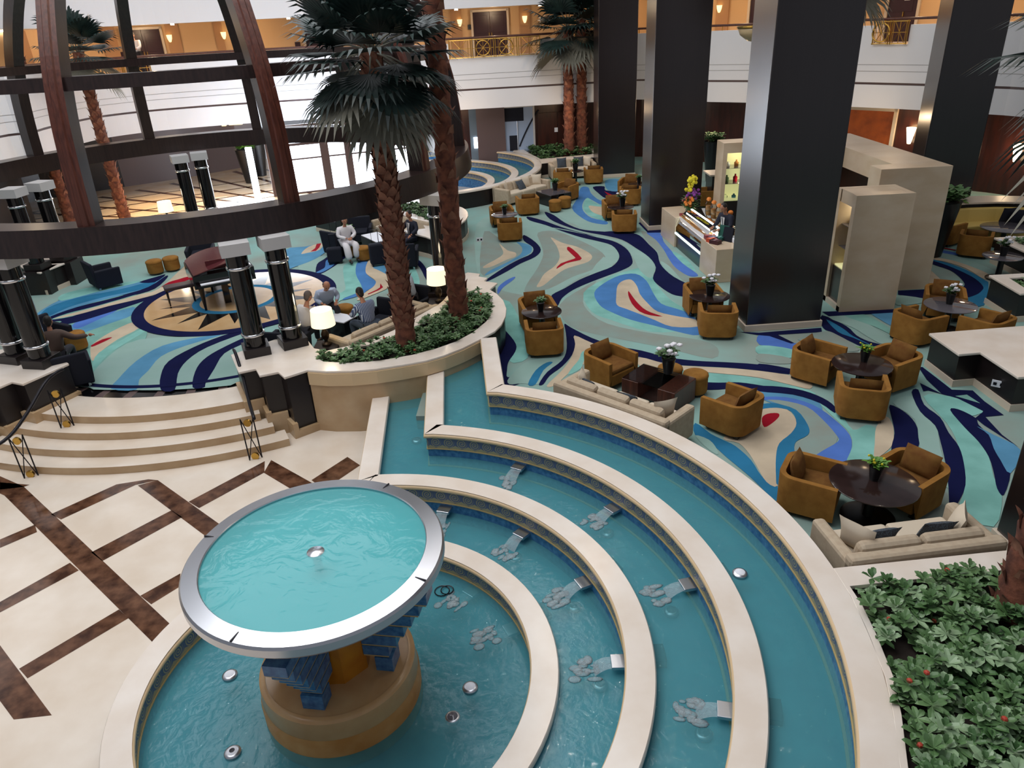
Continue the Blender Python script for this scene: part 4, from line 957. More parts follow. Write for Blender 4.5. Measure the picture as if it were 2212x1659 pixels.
fld('sky', qK, [(500, 420), (620, 400), (760, 380), (770, 420), (690, 480), (560, 530), (500, 540)])
fld('cream', qK, [(600, 445), (650, 400), (740, 378), (720, 420), (640, 440)])
fld('red', qK, [(660, 432), (690, 410), (700, 382), (730, 378), (718, 405), (695, 428)], 1)
cmb = MB()
for i, (c, q, pts, sm) in enumerate(FIELDS):
    P = [at(*q(*p), ZC) for p in pts]
    if sm > 1: P = spline([(p.x, p.y, 0) for p in P], sm, True)
    P = [XY(p) for p in P]
    z = ZC+.001+i*.00014
    tri = tessellate_polygon([[Vector((p[0], p[1], 0)) for p in P]]); fs = []
    for t in tri:
        a, b, d = (P[k] for k in t)
        fs.append(t if (b[0]-a[0])*(d[1]-a[1])-(b[1]-a[1])*(d[0]-a[0]) > 0 else (t[0], t[2], t[1]))
    cmb.add([(p[0], p[1], z) for p in P], fs, CN.index(c))
# compass rose of stone in the middle of the round lounge
CR = Vector((-7.195, 18.75)); z = ZC+.0185
M['rose'] = mat('tan_rose_stone', (196, 164, 122), .12, noise=(184, 148, 104), scale=2)
mm = MB(); c0 = (CR.x, CR.y, 0)
mm.lathe([(2.60, z), (2.28, z)], 72, c0, 0); mm.lathe([(2.30, z+.001), (1.12, z+.001)], 72, c0, 1); mm.lathe([(1.14, z+.003), (.93, z+.003)], 60, c0, 2); mm.lathe([(.95, z+.004), (0, z+.004)], 60, c0, 1)
for k in range(16):
    a = R(-97+22.5*k); lng = 2.2 if k % 2 == 0 else 1.95; w = .30 if k % 2 == 0 else .17
    p0 = (CR.x+1.12*cos(a)-w*sin(a), CR.y+1.12*sin(a)+w*cos(a), z+.002); p1 = (CR.x+1.12*cos(a)+w*sin(a), CR.y+1.12*sin(a)-w*cos(a), z+.002)
    mm.add([p0, p1, (CR.x+lng*cos(a), CR.y+lng*sin(a), z+.002)], [(0, 1, 2)], 3)
cmb.build('floor_carpet_pattern', ['c_'+k for k in CN], kind='structure')
mm.build('floor_compass_rose', ['c_navy', 'rose', 'c_deep', 'blackstone'], kind='structure', recalc=True)
# navy rim at the stair edge of the round lounge
mb = MB(); n = 40; a = arc(SC, 4.75, -112, -68, n); b = arc(SC, 4.62, -112, -68, n)
mb.v = [(p[0], p[1], ZC+.018) for p in a+b]; mb.f = [(j, j+1, n+2+j, n+1+j) for j in range(n)]; mb.mi = [0]*n
mb.build('floor_carpet_rim', 'c_navy', kind='structure')
# ------------------------------------------------------------------ raised bowl fountain
bw = empty('fountain_bowl', (CT.x, CT.y, 0), label='round raised fountain bowl of turquoise water with a broad silver rim', cat='fountain')
mb = MB(); mb.lathe([(1.165, 2.02), (1.155, 2.075), (1.165, 2.085), (1.325, 2.065), (1.345, 2.04), (1.345, 1.955), (1.31, 1.94)], 96); mb.build('rim', 'steel', bw, angle=25)
mb = MB()
for a in (-112, -25, 62, 165):
    a = R(a); mb.box((1.25*cos(a), 1.25*sin(a), 2.074), (.17, .012, .012), a)
rs = mb
for a in (-112, -25, 62, 165):
    a = R(a); q = MB(); q.box((1.245*cos(a), 1.245*sin(a), 2.0735), (.165, .014, .012), a); q.build('rim_joint', 'iron', bw)
mb = MB(); mb.lathe([(1.31, 1.945), (1.30, 1.90), (1.25, 1.86), (1.0, 1.76), (.62, 1.68), (.3, 1.66)], 72); mb.build('underside', mat('stained_underside', (178, 150, 138), .35, metal=.4), bw, smooth=True)
mb = MB(); mb.lathe([(1.17, 2.05), (1.12, 1.93), (.9, 1.84), (0, 1.82)], 72); mb.build('lining', 'bowl_in', bw, smooth=True, recalc=False)
mb = MB(); mb.lathe([(.045, 1.8), (.045, 1.98), (.03, 1.99), (.03, 2.04)], 14); mb.lathe([(0, 2.06), (.09, 2.055), (.10, 2.04), (.03, 2.02)], 16); mb.build('nozzle', 'steel', bw, smooth=True)
mb = MB(); mb.lathe([(1.168, 2.052), (0, 2.052)], 96); mb.build('bowl_water', 'water_bowl', bw)
bw.children[-1]['kind'] = 'stuff' if bw.children else None
orange = mat('wet_orange_stone', (178, 124, 62), .25, noise=(196, 150, 92), scale=3)
ped = empty('bowl_pedestal', (CT.x, CT.y, 0), label='round stained stone pedestal with blue tiled fins carrying the fountain bowl', cat='pedestal')
mb = MB(); mb.lathe([(.9, -.15), (.9, .24), (.88, .265), (.88, .27)], 72); mb.build('lower_ring', orange, ped, angle=40)
mb = MB(); mb.lathe([(.88, .268), (.885, .29), (.87, .50), (.84, .53), (.80, .535), (.80, .525), (0, .525)], 72); mb.build('upper_ring', mat('wet_cream_stone', (206, 170, 122), .25, noise=(190, 146, 96), scale=2), ped, angle=40)
mb = MB()
mb.prism([(.40*cos(R(45*k+22)), .40*sin(R(45*k+22))) for k in range(8)], .52, 1.7); mb.build('core', mat('amber_core', (196, 132, 34), .35, noise=(176, 108, 26), scale=4), ped)
for a in (-100, -10, 80, 170):
    a = R(a); q = empty('tiled_fin', (0, 0, 0)); 
    mb = MB(); mb.box((.60*cos(a), .60*sin(a), .62), (.20, .24, .20), a); mb.build('tile_fin', 'tile', ped)
    mb = MB()
    for i in range(6):
        l = .30+.10*i; mb.box(((.38+l/2)*cos(a), (.38+l/2)*sin(a), .82+i*.155), (l, .24, .13), a)
    f = mb.build('stepped_tile_fin', 'tile', ped)
    mb = MB()
    for i in range(6):
        l = .285+.10*i; mb.box(((.38+l/2)*cos(a), (.38+l/2)*sin(a), .745+i*.155), (l, .225, .03), a)
    mb.build('grout_line', 'trim', f)
    bpy.data.objects.remove(q)

# ------------------------------------------------------------------ spouts, falling water and underwater lights
def spout(k, px, py, lb):
    z = ZK[k]-.36
    c = at(px, py, z); d = Vector((c.x-CT.x, c.y-CT.y)); r0 = {3: 5.35, 2: 4.335, 1: 3.276, 0: 2.23}[k]; d.normalize(); a = atan2(d.y, d.x)
    p = CT+d*r0
    t = empty('water_spout', (p.x, p.y, z), a, lb, 'spout', 'steel spouts of the near fountain walls')
    mb = MB(); mb.box((-.075, 0, .0), (.19, .20, .045)); mb.build('steel_chute', 'steel', t, bevel=.006)
    mb = MB(); mb.box((.33, 0, .06), (.22, .26, .14)); mb.build('intake_box', 'iron', t, bevel=.006)
    mb = MB(); mb.box((.43, 0, .06), (.03, .18, .10)); mb.build('intake_opening', 'blackstone', t)
    wz = WZ[k]-z if k else WZ[0]-z
    f = MB(); n = 7; vs = []
    for i in range(n+1):
        s = i/n; x = -.165-.20*s; zz = -.015+wz*s*s+.01
        wd = .085+.02*s
        vs += [(x, -wd, zz), (x-.012, 0, zz+.012), (x, wd, zz)]
    f.add(vs, [(i*3+j, i*3+j+1, i*3+j+4, i*3+j+3) for i in range(n) for j in range(2)])
    fo = f.build('falling_water', 'foam', t, smooth=True); fo['kind'] = 'stuff'
    f = MB()
    rnd = random.Random(px)
    for i in range(16): f.sphere((-.42+rnd.uniform(-.18, .10), rnd.uniform(-.15, .15), wz+.006), (rnd.uniform(.03, .10), rnd.uniform(.02, .06), .010), 8, 5)
    fo = f.build('splash', 'foam', t, smooth=True); fo['kind'] = 'stuff'
spout(2, 1122, 1007, 'steel spout high on the third ring wall, farthest left of its row'); spout(2, 1325, 1098, 'steel spout on the third ring wall, second from the left'); spout(2, 1490, 1262, 'steel spout on the third ring wall, third from the left'); spout(2, 1572, 1536, 'steel spout on the third ring wall, nearest the camera')
spout(1, 962, 1098, 'steel spout on the second ring wall, just right of the bowl rim'); spout(1, 1128, 1152, 'steel spout on the second ring wall, second from the bowl'); spout(1, 1265, 1257, 'steel spout on the second ring wall, third from the bowl'); spout(1, 1340, 1430, 'steel spout on the second ring wall, nearest the camera')
spout(0, 1027, 1272, 'steel spout on the innermost ring wall, nearest the bowl rim'); spout(0, 1112, 1357, 'steel spout on the innermost ring wall, right one of two')
def pool_light(px, py, z, lb, cover=0):
    c = at(px, py, z); t = empty('pool_light', (c.x, c.y, z-.02), 0, lb, 'pool light', 'round lights standing on the pool floors')
    mb = MB(); mb.lathe([(.0, 0), (.085, 0), (.09, .02), (.09, .04), (.075, .055), (.06, .058)], 20); mb.build('housing', 'steel', t, angle=40)
    mb = MB(); mb.lathe([(.062, .056), (.04, .066), (0, .07)], 18); mb.build('lens', 'paper' if cover else 'tableglass', t, smooth=True)
    if cover == 2:
        mb = MB(); mb.lathe([(.03, .068), (.0, .071)], 12); mb.build('dark_core', 'iron', t)
for i, (px, py, z, cv, lb) in enumerate([(1450, 1322, .37, 0, 'round light under water below the third spout of the third wall'), (1312, 1152, .37, 0, 'round light under water below the second spout of the third wall'), (1520, 1586, .37, 0, 'round light under water near the bottom edge in the middle pool'), (900, 952, .37, 0, 'round light under water in the left end of the middle pool'),
      (1598, 1240, .84, 1, 'pale disc light at the surface of the top crescent pool'), (1240, 1312, .06, 0, 'round light under water below the third spout of the second wall'), (1296, 1480, .06, 0, 'round light under water below the nearest spout of the second wall'), (1114, 1204, .06, 0, 'round light under water in the lowest crescent pool, farthest left'),
      (497, 1460, .035, 1, 'white disc light left of the pedestal in the round basin, upper one'), (503, 1627, .035, 2, 'white ring light with dark centre at the bottom left of the round basin'), (1016, 1487, .035, 1, 'white disc light right of the pedestal in the round basin'), (978, 1552, .0, 0, 'dim grey light under water right of the pedestal')]):
    pool_light(px, py, z, lb, cv)
c = at(955, 1277, .04); mb = MB()
for k, (dx, r) in enumerate(((0, .10), (.07, .085))): mb.tube([(c.x+dx+r*cos(q*.42), c.y+r*sin(q*.42), .045+.012*k) for q in range(16)], .008, 5)
mb.build('cable_loop', 'iron', label='loose dark cable looped on the basin water beside the bowl', cat='cable')
# ------------------------------------------------------------------ armchairs
def u_shell(w, d, t, h, hb, rad, seg=6):
    """outline of a U-shaped tub: open to -y (front), back at +y. returns outer and inner polylines with heights"""
    o = []
    def path(hw, yb, yf, r):
        p = [(-hw, yf)]
        p += [(-hw+r-r*cos(q*pi/2/seg), yb-r+r*sin(q*pi/2/seg)) for q in range(seg+1)]
        p += [(hw-r+r*sin(q*pi/2/seg), yb-r+r*cos(q*pi/2/seg)) for q in range(seg+1)]
        return p+[(hw, yf)]
    return path(w/2, d/2, -d/2, rad), path(w/2-t, d/2-t, -d/2, max(.03, rad-t))
def tub_chair(name, fab, cush, w=.80, d=.78, harm=.57, hback=.60, taper=.03):
    t = empty(name, (0, 0, 0))
    mb = MB(); po, pi_ = u_shell(w, d, .085, 0, 0, .22)
    n = len(po); vs = []
    def hz(p): return harm+(hback-harm)*max(0, min(1, (p[1]+d/2)/d))**1.5
    for (p, sc, zz) in ((po, 1-taper, .06), (po, 1.0, None), (po, .985, 'r'), (pi_, 1.015, 'r'), (pi_, 1.0, None), (pi_, 1.0, .30)):
        for q in p:
            z = hz(q)-.02 if zz is None else hz(q) if zz == 'r' else zz
            vs.append((q[0]*sc, q[1]*(sc if q[1] > -d/2+.01 else 1), z))
    fs = [(k*n+i, k*n+i+1, (k+1)*n+i+1, (k+1)*n+i) for k in range(5) for i in range(n-1)]
    fs += [tuple(k*n for k in range(6)), tuple(k*n+n-1 for k in reversed(range(6)))]
    mb.add(vs, fs); mb.build('tub_shell', fab, t, angle=50, recalc=True)
    mb = MB(); mb.box((0, -.04, .20), (w-.17, d-.10, .22)); mb.build('seat_base', fab, t, bevel=.02)
    mb = MB(); mb.box((0, -.05, .35), (w-.19, d-.14, .10)); mb.build('seat_cushion', cush, t, bevel=.035)
    mb = MB(); mb.sphere((0, 0, 0), (.25, .085, .19), 16, 9, T=Matrix.Translation((0, d/2-.18, .54)) @ Matrix.Rotation(R(-16), 4, 'X'))
    # squarish pillow
    pl = MB()
    N = 8
    for s in (1, -1):
        g = [[(x, s*.075*(max(0, 1-abs(2*x/.50)**2.6)*max(0, 1-abs(2*z/.36)**2.6))**.5, z) for x in [(-.25+.5*i/N) for i in range(N+1)]] for z in [(-.18+.36*j/N) for j in range(N+1)]]
        vs = [p for r_ in g for p in r_]; fs = [(j*(N+1)+i, j*(N+1)+i+1, (j+1)*(N+1)+i+1, (j+1)*(N+1)+i) for j in range(N) for i in range(N)]
        if s > 0: fs = [tuple(reversed(f)) for f in fs]
        pl.add(vs, fs, 0, Matrix.Translation((0, d/2-.20, .57)) @ Matrix.Rotation(R(-17), 4, 'X'))
    pl.build('back_pillow', cush, t, smooth=True)
    for sx in (-1, 1):
        for sy in (-1, 1):
            mb = MB(); mb.box((sx*(w/2-.12), sy*(d/2-.12), .03), (.07, .07, .065)); mb.build('foot', 'tableleg', t)
    return t
ch0 = tub_chair('tub_armchair', 'tan_fabric', 'cushion_brown')
used = set()
def heading(b, f): return atan2(f.y-b.y, f.x-b.x)+pi/2      # model front is -y
def chair(back, front, label, proto=ch0, group='mustard tub armchairs', zr=.62, cat='armchair', d=.78):
    b, f = at(*back, ZC+zr), at(*front, ZC+zr-.03)
    o = proto if proto.name not in used else copy_tree(proto); used.add(proto.name)
    u = Vector((f.x-b.x, f.y-b.y)); u.normalize()
    c = Vector((b.x, b.y))+u*(d/2-.03)
    o.location = (c.x, c.y, ZC+.02); o.rotation_euler = (0, 0, atan2(u.y, u.x)+pi/2)
    tag(o, label, cat, group); return o
CHS = [((1697, 997), (1832, 1033), 'mustard tub armchair left of the nearest dark round table by the outer fountain wall'), ((2005, 985), (1925, 1032), 'mustard tub armchair right of the nearest dark round table'),
 ((1727, 740), (1818, 766), 'mustard tub armchair left of the middle round table right of the widest column'), ((1962, 752), (1888, 778), 'mustard tub armchair right of the middle round table, by the dark low wall'), ((1872, 843), (1862, 803), 'mustard tub armchair seen from behind in front of the middle round table'),
 ((1285, 748), (1358, 779), 'mustard tub armchair beside the glass coffee table, left of the white flowers'), ((1630, 868), (1541, 839), 'mustard tub armchair right of the glass coffee table, red spot of carpet behind'),
 ((1152, 638), (1166, 663), 'mustard tub armchair behind the small round table by the curved planter'), ((1178, 714), (1170, 684), 'mustard tub armchair seen from behind before the small table by the curved planter'),
 ((1508, 608), (1528, 634), 'mustard tub armchair behind the table with white flowers by the kiosk counter'), ((1556, 677), (1548, 652), 'mustard tub armchair seen from behind, left of the widest column base'),
 ((1322, 428), (1337, 446), 'mustard tub armchair behind the flower table beside the second column'), ((1350, 464), (1347, 451), 'mustard tub armchair seen from behind at the flower table beside the second column'),
 ((1361, 409), (1362, 396), 'mustard tub armchair seen from behind, half hidden by the second column, nearer one'), ((1366, 382), (1350, 397), 'mustard tub armchair facing out, half hidden by the second column, farther one'),
 ((1079, 442), (1088, 458), 'mustard tub armchair behind the pale glass table near the far planter'), ((1101, 482), (1099, 468), 'mustard tub armchair seen from behind at the pale glass table near the far planter'),
 ((1143, 429), (1132, 417), 'mustard tub armchair seen from behind facing the far curved sofa'), ((1236, 392), (1207, 403), 'mustard tub armchair right of the far coffee table behind the two stools'),
 ((1215, 372), (1217, 362), 'mustard tub armchair seen from behind, left one before the farthest sofa'), ((1283, 366), (1280, 357), 'mustard tub armchair seen from behind, right one before the farthest sofa'),
 ((2042, 614), (2045, 640), 'mustard tub armchair behind the reflecting round table at right'), ((1957, 681), (2024, 667), 'mustard tub armchair left of the reflecting round table at right'), ((2180, 694), (2092, 672), 'mustard tub armchair right of the reflecting round table, partly behind the low wall'),
 ((2109, 510), (2113, 499), 'mustard tub armchair seen from behind before the yellow banquette'), ((2030, 484), (2062, 476), 'mustard tub armchair facing right beside the yellow banquette'), ((1552, 407), (1530, 409), 'mustard tub armchair half hidden behind the glass display tower')]
for b, f, lb in CHS: chair(b, f, lb)

# ------------------------------------------------------------------ small plants in pots
def potted(kind):
    t = empty({'w': 'white_flower_pot', 'g': 'green_plant_pot', 'y': 'yellow_plant_pot'}[kind], (0, 0, 0))
    mb = MB(); mb.lathe([(0, 0), (.055, 0), (.065, .06), (.085, .19), (.09, .20), (.08, .20), (.07, .18), (0, .18)], 16); mb.build('pot', 'pot', t, angle=40)
    random.seed(ord(kind)); mb = MB()
    for i in range(16 if kind == 'w' else 22):
        a = random.random()*6.28; r = random.uniform(.0, .09); leafset(mb, (r*cos(a), r*sin(a), .20+random.uniform(0, .06 if kind != 'w' else .10)), 4, .11, .055, .5)
    mb.build('foliage', {'w': 'leaf_far', 'g': 'leaf', 'y': 'leaf_bright'}[kind], t)
    if kind in 'wy':
        mb = MB()
        for i in range(13 if kind == 'w' else 8):
            a = random.random()*6.28; r = random.uniform(.02, .15); z = .36+random.uniform(-.1, .08)-r*.3; 
            if kind == 'w':
                for q in range(4): mb.sphere((r*cos(a)+.018*cos(q*1.57), r*sin(a)+.018*sin(q*1.57), z), (.022, .022, .018), 6, 4)
            else: mb.sphere((r*cos(a), r*sin(a), z-.05), .016, 6, 4)
        mb.build('blossoms', 'white_flower' if kind == 'w' else 'yellow_flower', t)
    return t
PP = {k: potted(k) for k in 'wgy'}
def pot(kind, p, lb, s=1.0):
    o = PP[kind] if PP[kind].name not in used else copy_tree(PP[kind]); used.add(PP[kind].name)
    o.location = p; o.scale = (s, s, s); tag(o, lb, 'potted plant', {'w': 'white flowering pots on tables', 'g': 'green pots on tables', 'y': 'yellow flowering pots on tables'}[kind]); return o
# ------------------------------------------------------------------ round tables
def round_table(r=.46, h=.57, top='tabletop', nm='round_table'):
    t = empty(nm, (0, 0, 0))
    mb = MB(); mb.lathe([(0, h-.03), (r-.03, h-.03), (r, h-.015), (r, h-.004), (r-.008, h), (0, h)], 48); mb.build('tabletop', top, t, angle=40)
    mb = MB(); mb.lathe([(.075, .03), (.07, .06), (.065, h-.06), (.09, h-.03)], 20); mb.build('pedestal', 'tableleg', t, smooth=True)
    mb = MB(); mb.lathe([(0, 0), (r*.62, 0), (r*.62, .015), (r*.5, .03), (.07, .04)], 36); mb.build('base', 'tableleg', t, angle=40)
    return t
TB = {}
def table(px, py, lb, r=.46, top='tabletop', plant=None, plb=None, po=(0, 0), ps=1.0, h=.57):
    c = at(px, py, ZC+h)
    k = (r, top, h)
    if k not in TB: TB[k] = round_table(r, h, top); o = TB[k]
    else: o = copy_tree(TB[k])
    o.location = (c.x, c.y, ZC+.02); tag(o, lb, 'table', 'round tables of the lounge')
    if plant: pot(plant, (c.x+po[0], c.y+po[1], ZC+.02+h), plb, ps)
    return c
table(1888, 1043, 'dark brown round table nearest the camera, between two armchairs and a sofa', .56, plant='y', plb='potted plant with yellow specks on the nearest round table', po=(.02, .05), ps=1.05)
table(1862, 788, 'dark round table among three armchairs right of the widest column', .50, plant='y', plb='yellow flowering pot on the table among three armchairs', po=(.08, .1))
table(1170, 674, 'dark round table between two facing armchairs by the curved planter', .44, plant='g', plb='green plant pot on the small table by the curved planter', po=(-.02, .0))
table(1533, 640, 'dark round table between two armchairs left of the widest column', .44, plant='w', plb='white flowering pot on the table left of the widest column', ps=1.25)
table(1341, 447, 'dark round table between two armchairs by the second column', .44, plant='w', plb='white flowering pot on the table by the second column', po=(.05, 0), ps=1.3)
table(1090, 464, 'pale reflecting round table between two armchairs near the far planter', .44, 'tableglass', plant='g', plb='dark green plant pot on the pale table near the far planter')
table(2053, 660, 'pale reflecting round table among three armchairs at right', .50, 'tableglass', plant='w', plb='white flowering pot on the reflecting table at right', po=(0, .05), ps=1.1)
table(2166, 554, 'pale round table beside the planter boxes at the right edge', .44, 'tableglass', plant='w', plb='white flowering pot on the table at the right edge', ps=1.2)
table(2172, 492, 'wide glass table in front of the yellow banquette', .62, 'tableglass', h=.5)
table(1380, 398, 'dark round table almost hidden behind the second column', .40, plant='g', plb='green plant pot almost hidden behind the second column')

# ------------------------------------------------------------------ stools
def stool():
    t = empty('round_stool', (0, 0, 0))
    mb = MB(); mb.lathe([(0, .04), (.215, .04), (.225, .08), (.225, .33)], 28); mb.build('body', 'tan_fabric', t, angle=50)
    mb = MB(); mb.lathe([(.228, .325), (.235, .35), (.228, .385), (.19, .41), (0, .418)], 28); mb.build('seat_pad', 'tan_fabric', t, smooth=True)
    mb = MB(); mb.lathe([(.19, 0), (.19, .045)], 20); mb.build('base', 'tableleg', t)
    return t
st0 = stool()
for i, (px, py, lb) in enumerate([(1448, 793, 'round mustard stool behind the glass coffee table, under the white flowers'), (1503, 806, 'round mustard stool right of the white flowers'), (1199, 433, 'round mustard stool by the far coffee table, left one'), (1220, 426, 'round mustard stool by the far coffee table, right one'),
      (331, 563, 'round mustard stool under the ring beam left of the piano, nearer one'), (367, 556, 'round mustard stool under the ring beam left of the piano, farther one'), (757, 526, 'round mustard stool left of the nearest palm trunk, farther one'), (782, 534, 'round mustard stool left of the nearest palm trunk, nearer one'), (742, 662, 'round mustard stool beside the bald man'), (158, 720, 'round mustard stool beside the man in a brown jacket')]):
    o = st0 if i == 0 else copy_tree(st0); c = at(px, py, ZC+.41); o.location = (c.x, c.y, ZC+.02); tag(o, lb, 'stool', 'round mustard stools')

# ------------------------------------------------------------------ sofas
def frame4(BL, BR, z):
    """world frame of a sofa from the two rear top corners (left and right seen from the front of the sofa)"""
    a, b = at(*BL, z), at(*BR, z); u = Vector((b.x-a.x, b.y-a.y)); L0 = u.length; u.normalize(); return a, u, L0
def sofa(BL, BR, depth, label, front=1, zt=.66, seats=2, fabm='beige'):
    a, u, L0 = frame4(BL, BR, ZC+zt)
    nrm = Vector((-u.y, u.x))*front          # towards the front of the sofa
    c = Vector((a.x, a.y))+u*L0/2
    t = empty('sofa', (c.x, c.y, ZC+.02), atan2(u.y, u.x) if front > 0 else atan2(-u.y, -u.x), label, 'sofa', 'beige linen sofas')
    # local: x along, front towards +y, back plane at y=0
    mb = MB(); mb.box((0, depth/2, .20), (L0-.04, depth-.04, .26)); mb.build('base', fabm, t, bevel=.02)
    mb = MB(); mb.box((0, .09, .36), (L0, .17, zt-.06)); mb.build('backrest', fabm, t, bevel=.05)
    for s in (-1, 1):
        mb = MB(); mb.box((s*(L0/2-.08), depth/2+.02, .33), (.16, depth, .56)); mb.build('armrest', fabm, t, bevel=.045)
    w = (L0-.34)/seats
    for i in range(seats):
        mb = MB(); mb.box((-(L0-.34)/2+w*(i+.5), depth/2+.08, .37), (w-.015, depth-.20, .13)); mb.build('seat_cushion', 'beige_l', t, bevel=.04)
        mb = MB(); mb.box((0, 0, 0), (w-.03, .16, .36)); q = mb.build('back_cushion', fabm, t, bevel=.06); q.location = (-(L0-.34)/2+w*(i+.5), .25, .56); q.rotation_euler.x = R(14)
    for sx in (-1, 1):
        for yy in (.08, depth-.1): mb = MB(); mb.box((sx*(L0/2-.12), yy, .035), (.07, .07, .075)); mb.build('foot', 'tableleg', t)
    return t, L0
_pill = {}
def pillow(m, t, x, y, z, rx, rz, lb, s=.42, grp='scatter cushions on the sofas'):
    if m not in _pill:
        pl = MB(); N = 8
        for sg in (1, -1):
            g = [(-.5+i/N, sg*.17*(max(0, 1-abs(2*(-.5+i/N))**2.4)*max(0, 1-abs(2*(-.5+j/N))**2.4))**.5, -.5+j/N) for j in range(N+1) for i in range(N+1)]
            g = [(p[0]*(1-.10*(1-abs(2*p[2])**2)), p[1], p[2]*(1-.10*(1-abs(2*p[0])**2))) for p in g]
            fs = [(j*(N+1)+i, j*(N+1)+i+1, (j+1)*(N+1)+i+1, (j+1)*(N+1)+i) for j in range(N) for i in range(N)]
            pl.add(g, fs if sg < 0 else [tuple(reversed(f)) for f in fs])
        o = pl.build('cushion', m, smooth=True); _pill[m] = o
    else: o = _pill[m].copy(); col.objects.link(o)
    Mx = Matrix.Translation(t.location) @ Matrix.Rotation(t.rotation_euler.z, 4, 'Z') @ Matrix.Translation((x, y, z)) @ Matrix.Rotation(R(rz), 4, 'Z') @ Matrix.Rotation(R(rx), 4, 'X')
    o.matrix_world = Mx @ Matrix.Diagonal((s, s, s, 1)); tag(o, lb, 'cushion', grp); return o
s1, l1 = sofa((1192, 827), (1437, 917), .86, 'long beige sofa with its back to the outer fountain wall, by the glass coffee table', 1, seats=3)
pillow('beige_l', s1, l1/2-.3, .42, .62, 12, 62, 'pale cushion against the right arm of the long beige sofa')
pillow('beige_l', s1, -l1/2+.34, .42, .60, 10, -58, 'pale cushion at the left arm of the long beige sofa')
pillow('greyblue', s1, .22, .38, .58, 30, 4, 'grey blue patterned cushion on the long beige sofa, right one', .4)
pillow('greyblue', s1, -.62, .38, .58, 30, -6, 'grey blue patterned cushion on the long beige sofa, left one', .4)
s2, l2 = sofa((1842, 1214), (2185, 1170), .9, 'beige sofa behind the stone edge of the nearest plant bed, below the dark table', 1, zt=.70)
pillow('beige_l', s2, -l2/2+.32, .45, .64, 14, -60, 'pale cushion leaning on the left arm of the nearest sofa', .46)
pillow('beige_l', s2, l2/2-.32, .48, .62, 14, 55, 'pale cushion leaning on the right arm of the nearest sofa', .46)
pillow('greyblue', s2, -.38, .42, .60, 24, 3, 'dark striped cushion on the nearest sofa, left one', .42)
pillow('greyblue', s2, .32, .42, .60, 24, -3, 'dark striped cushion on the nearest sofa, right one', .42)
s3, l3 = sofa((1155, 381), (1062, 404), .85, 'far beige sofa curving along the far fountain wall', 1, seats=3)
pillow('beige_l', s3, -l3/2+.35, .4, .62, 12, -50, 'pale cushion at the far end of the sofa by the far fountain')
pillow('beige_l', s3, -l3/2+.9, .36, .62, 14, -10, 'pale cushion second from the far end of the sofa by the far fountain')
pillow('greyblue', s3, .1, .5, .56, 34, 8, 'grey blue cushion lying on the sofa by the far fountain', .46)
pillow('beige_l', s3, l3/2-.4, .38, .6, 14, 40, 'pale cushion at the near end of the sofa by the far fountain')
s4, l4 = sofa((1280, 343), (1183, 350), .85, 'farthest beige sofa below the plant bed with two palms', 1)
pillow('greyblue', s4, .45, .36, .62, 14, 4, 'grey patterned cushion on the farthest sofa, left one', .44)
pillow('greyblue', s4, -.30, .36, .62, 14, -4, 'grey patterned cushion on the farthest sofa, right one', .44)
pillow('beige_l', s4, -l4/2+.35, .4, .64, 10, -50, 'pale cushion at the right arm of the farthest sofa')
s5, l5 = sofa((762, 741), (952, 659), .9, 'tan sofa along the curved planter on which the man in a striped shirt sits', 1, seats=3)
s6, l6 = sofa((948, 486), (846, 462), .85, 'beige sofa in front of the far planter on which the man in a suit sits', 1)
# yellow banquette
mb = MB(); c0 = at(2260, 520, ZC); pts = [XY(at(*p, ZC+.8)) for p in ((2038, 452), (2090, 448), (2150, 446), (2212, 447), (2300, 452))]
t = empty('banquette', (pts[0][0], pts[0][1], ZC), 0, 'long yellow banquette under the stone ledge at the right edge', 'banquette')
loc = lambda L: [(p[0]-pts[0][0], p[1]-pts[0][1]) for p in L]
mb.sweep(loc(pts), [(0, .35), (0, .80), (.12, .78), (.16, .35)]); mb.build('backrest', 'yellow', t, bevel=.02, recalc=True)
mb = MB(); mb.sweep(loc(pts), [(.1, .05), (.1, .42), (.66, .42), (.66, .05)]); mb.build('seat', 'yellow', t, bevel=.03, recalc=True)
mb = MB(); mb.sweep(pts, [(-.7, .0+ZC), (-.7, ZC+.9), (-.02, ZC+.9), (-.02, ZC)]); mb.build('ledge_wall', 'blackpanel', label='dark wall with stone ledge behind the yellow banquette', cat='low wall', recalc=True)
mb = MB(); mb.sweep(pts, [(-.75, ZC+.9), (-.75, ZC+.95), (.06, ZC+.95), (.06, ZC+.9)]); lw = mb.build('stone_ledge', 'skirting', bpy.data.objects['ledge_wall'], recalc=True)
for i, (px, py) in enumerate(((2178, 468), (2205, 472))):
    c = at(px, py, ZC+.6); o = _pill['greyblue'].copy() if False else None
    pl = empty('tmp', (c.x, c.y, ZC)); o = pillow('charcoal', pl, 0, 0, .62, 15, 10-20*i, ['black shaggy cushion on the yellow banquette, left one', 'black shaggy cushion on the yellow banquette, right one'][i], .55, 'black cushions on the banquette'); bpy.data.objects.remove(pl)

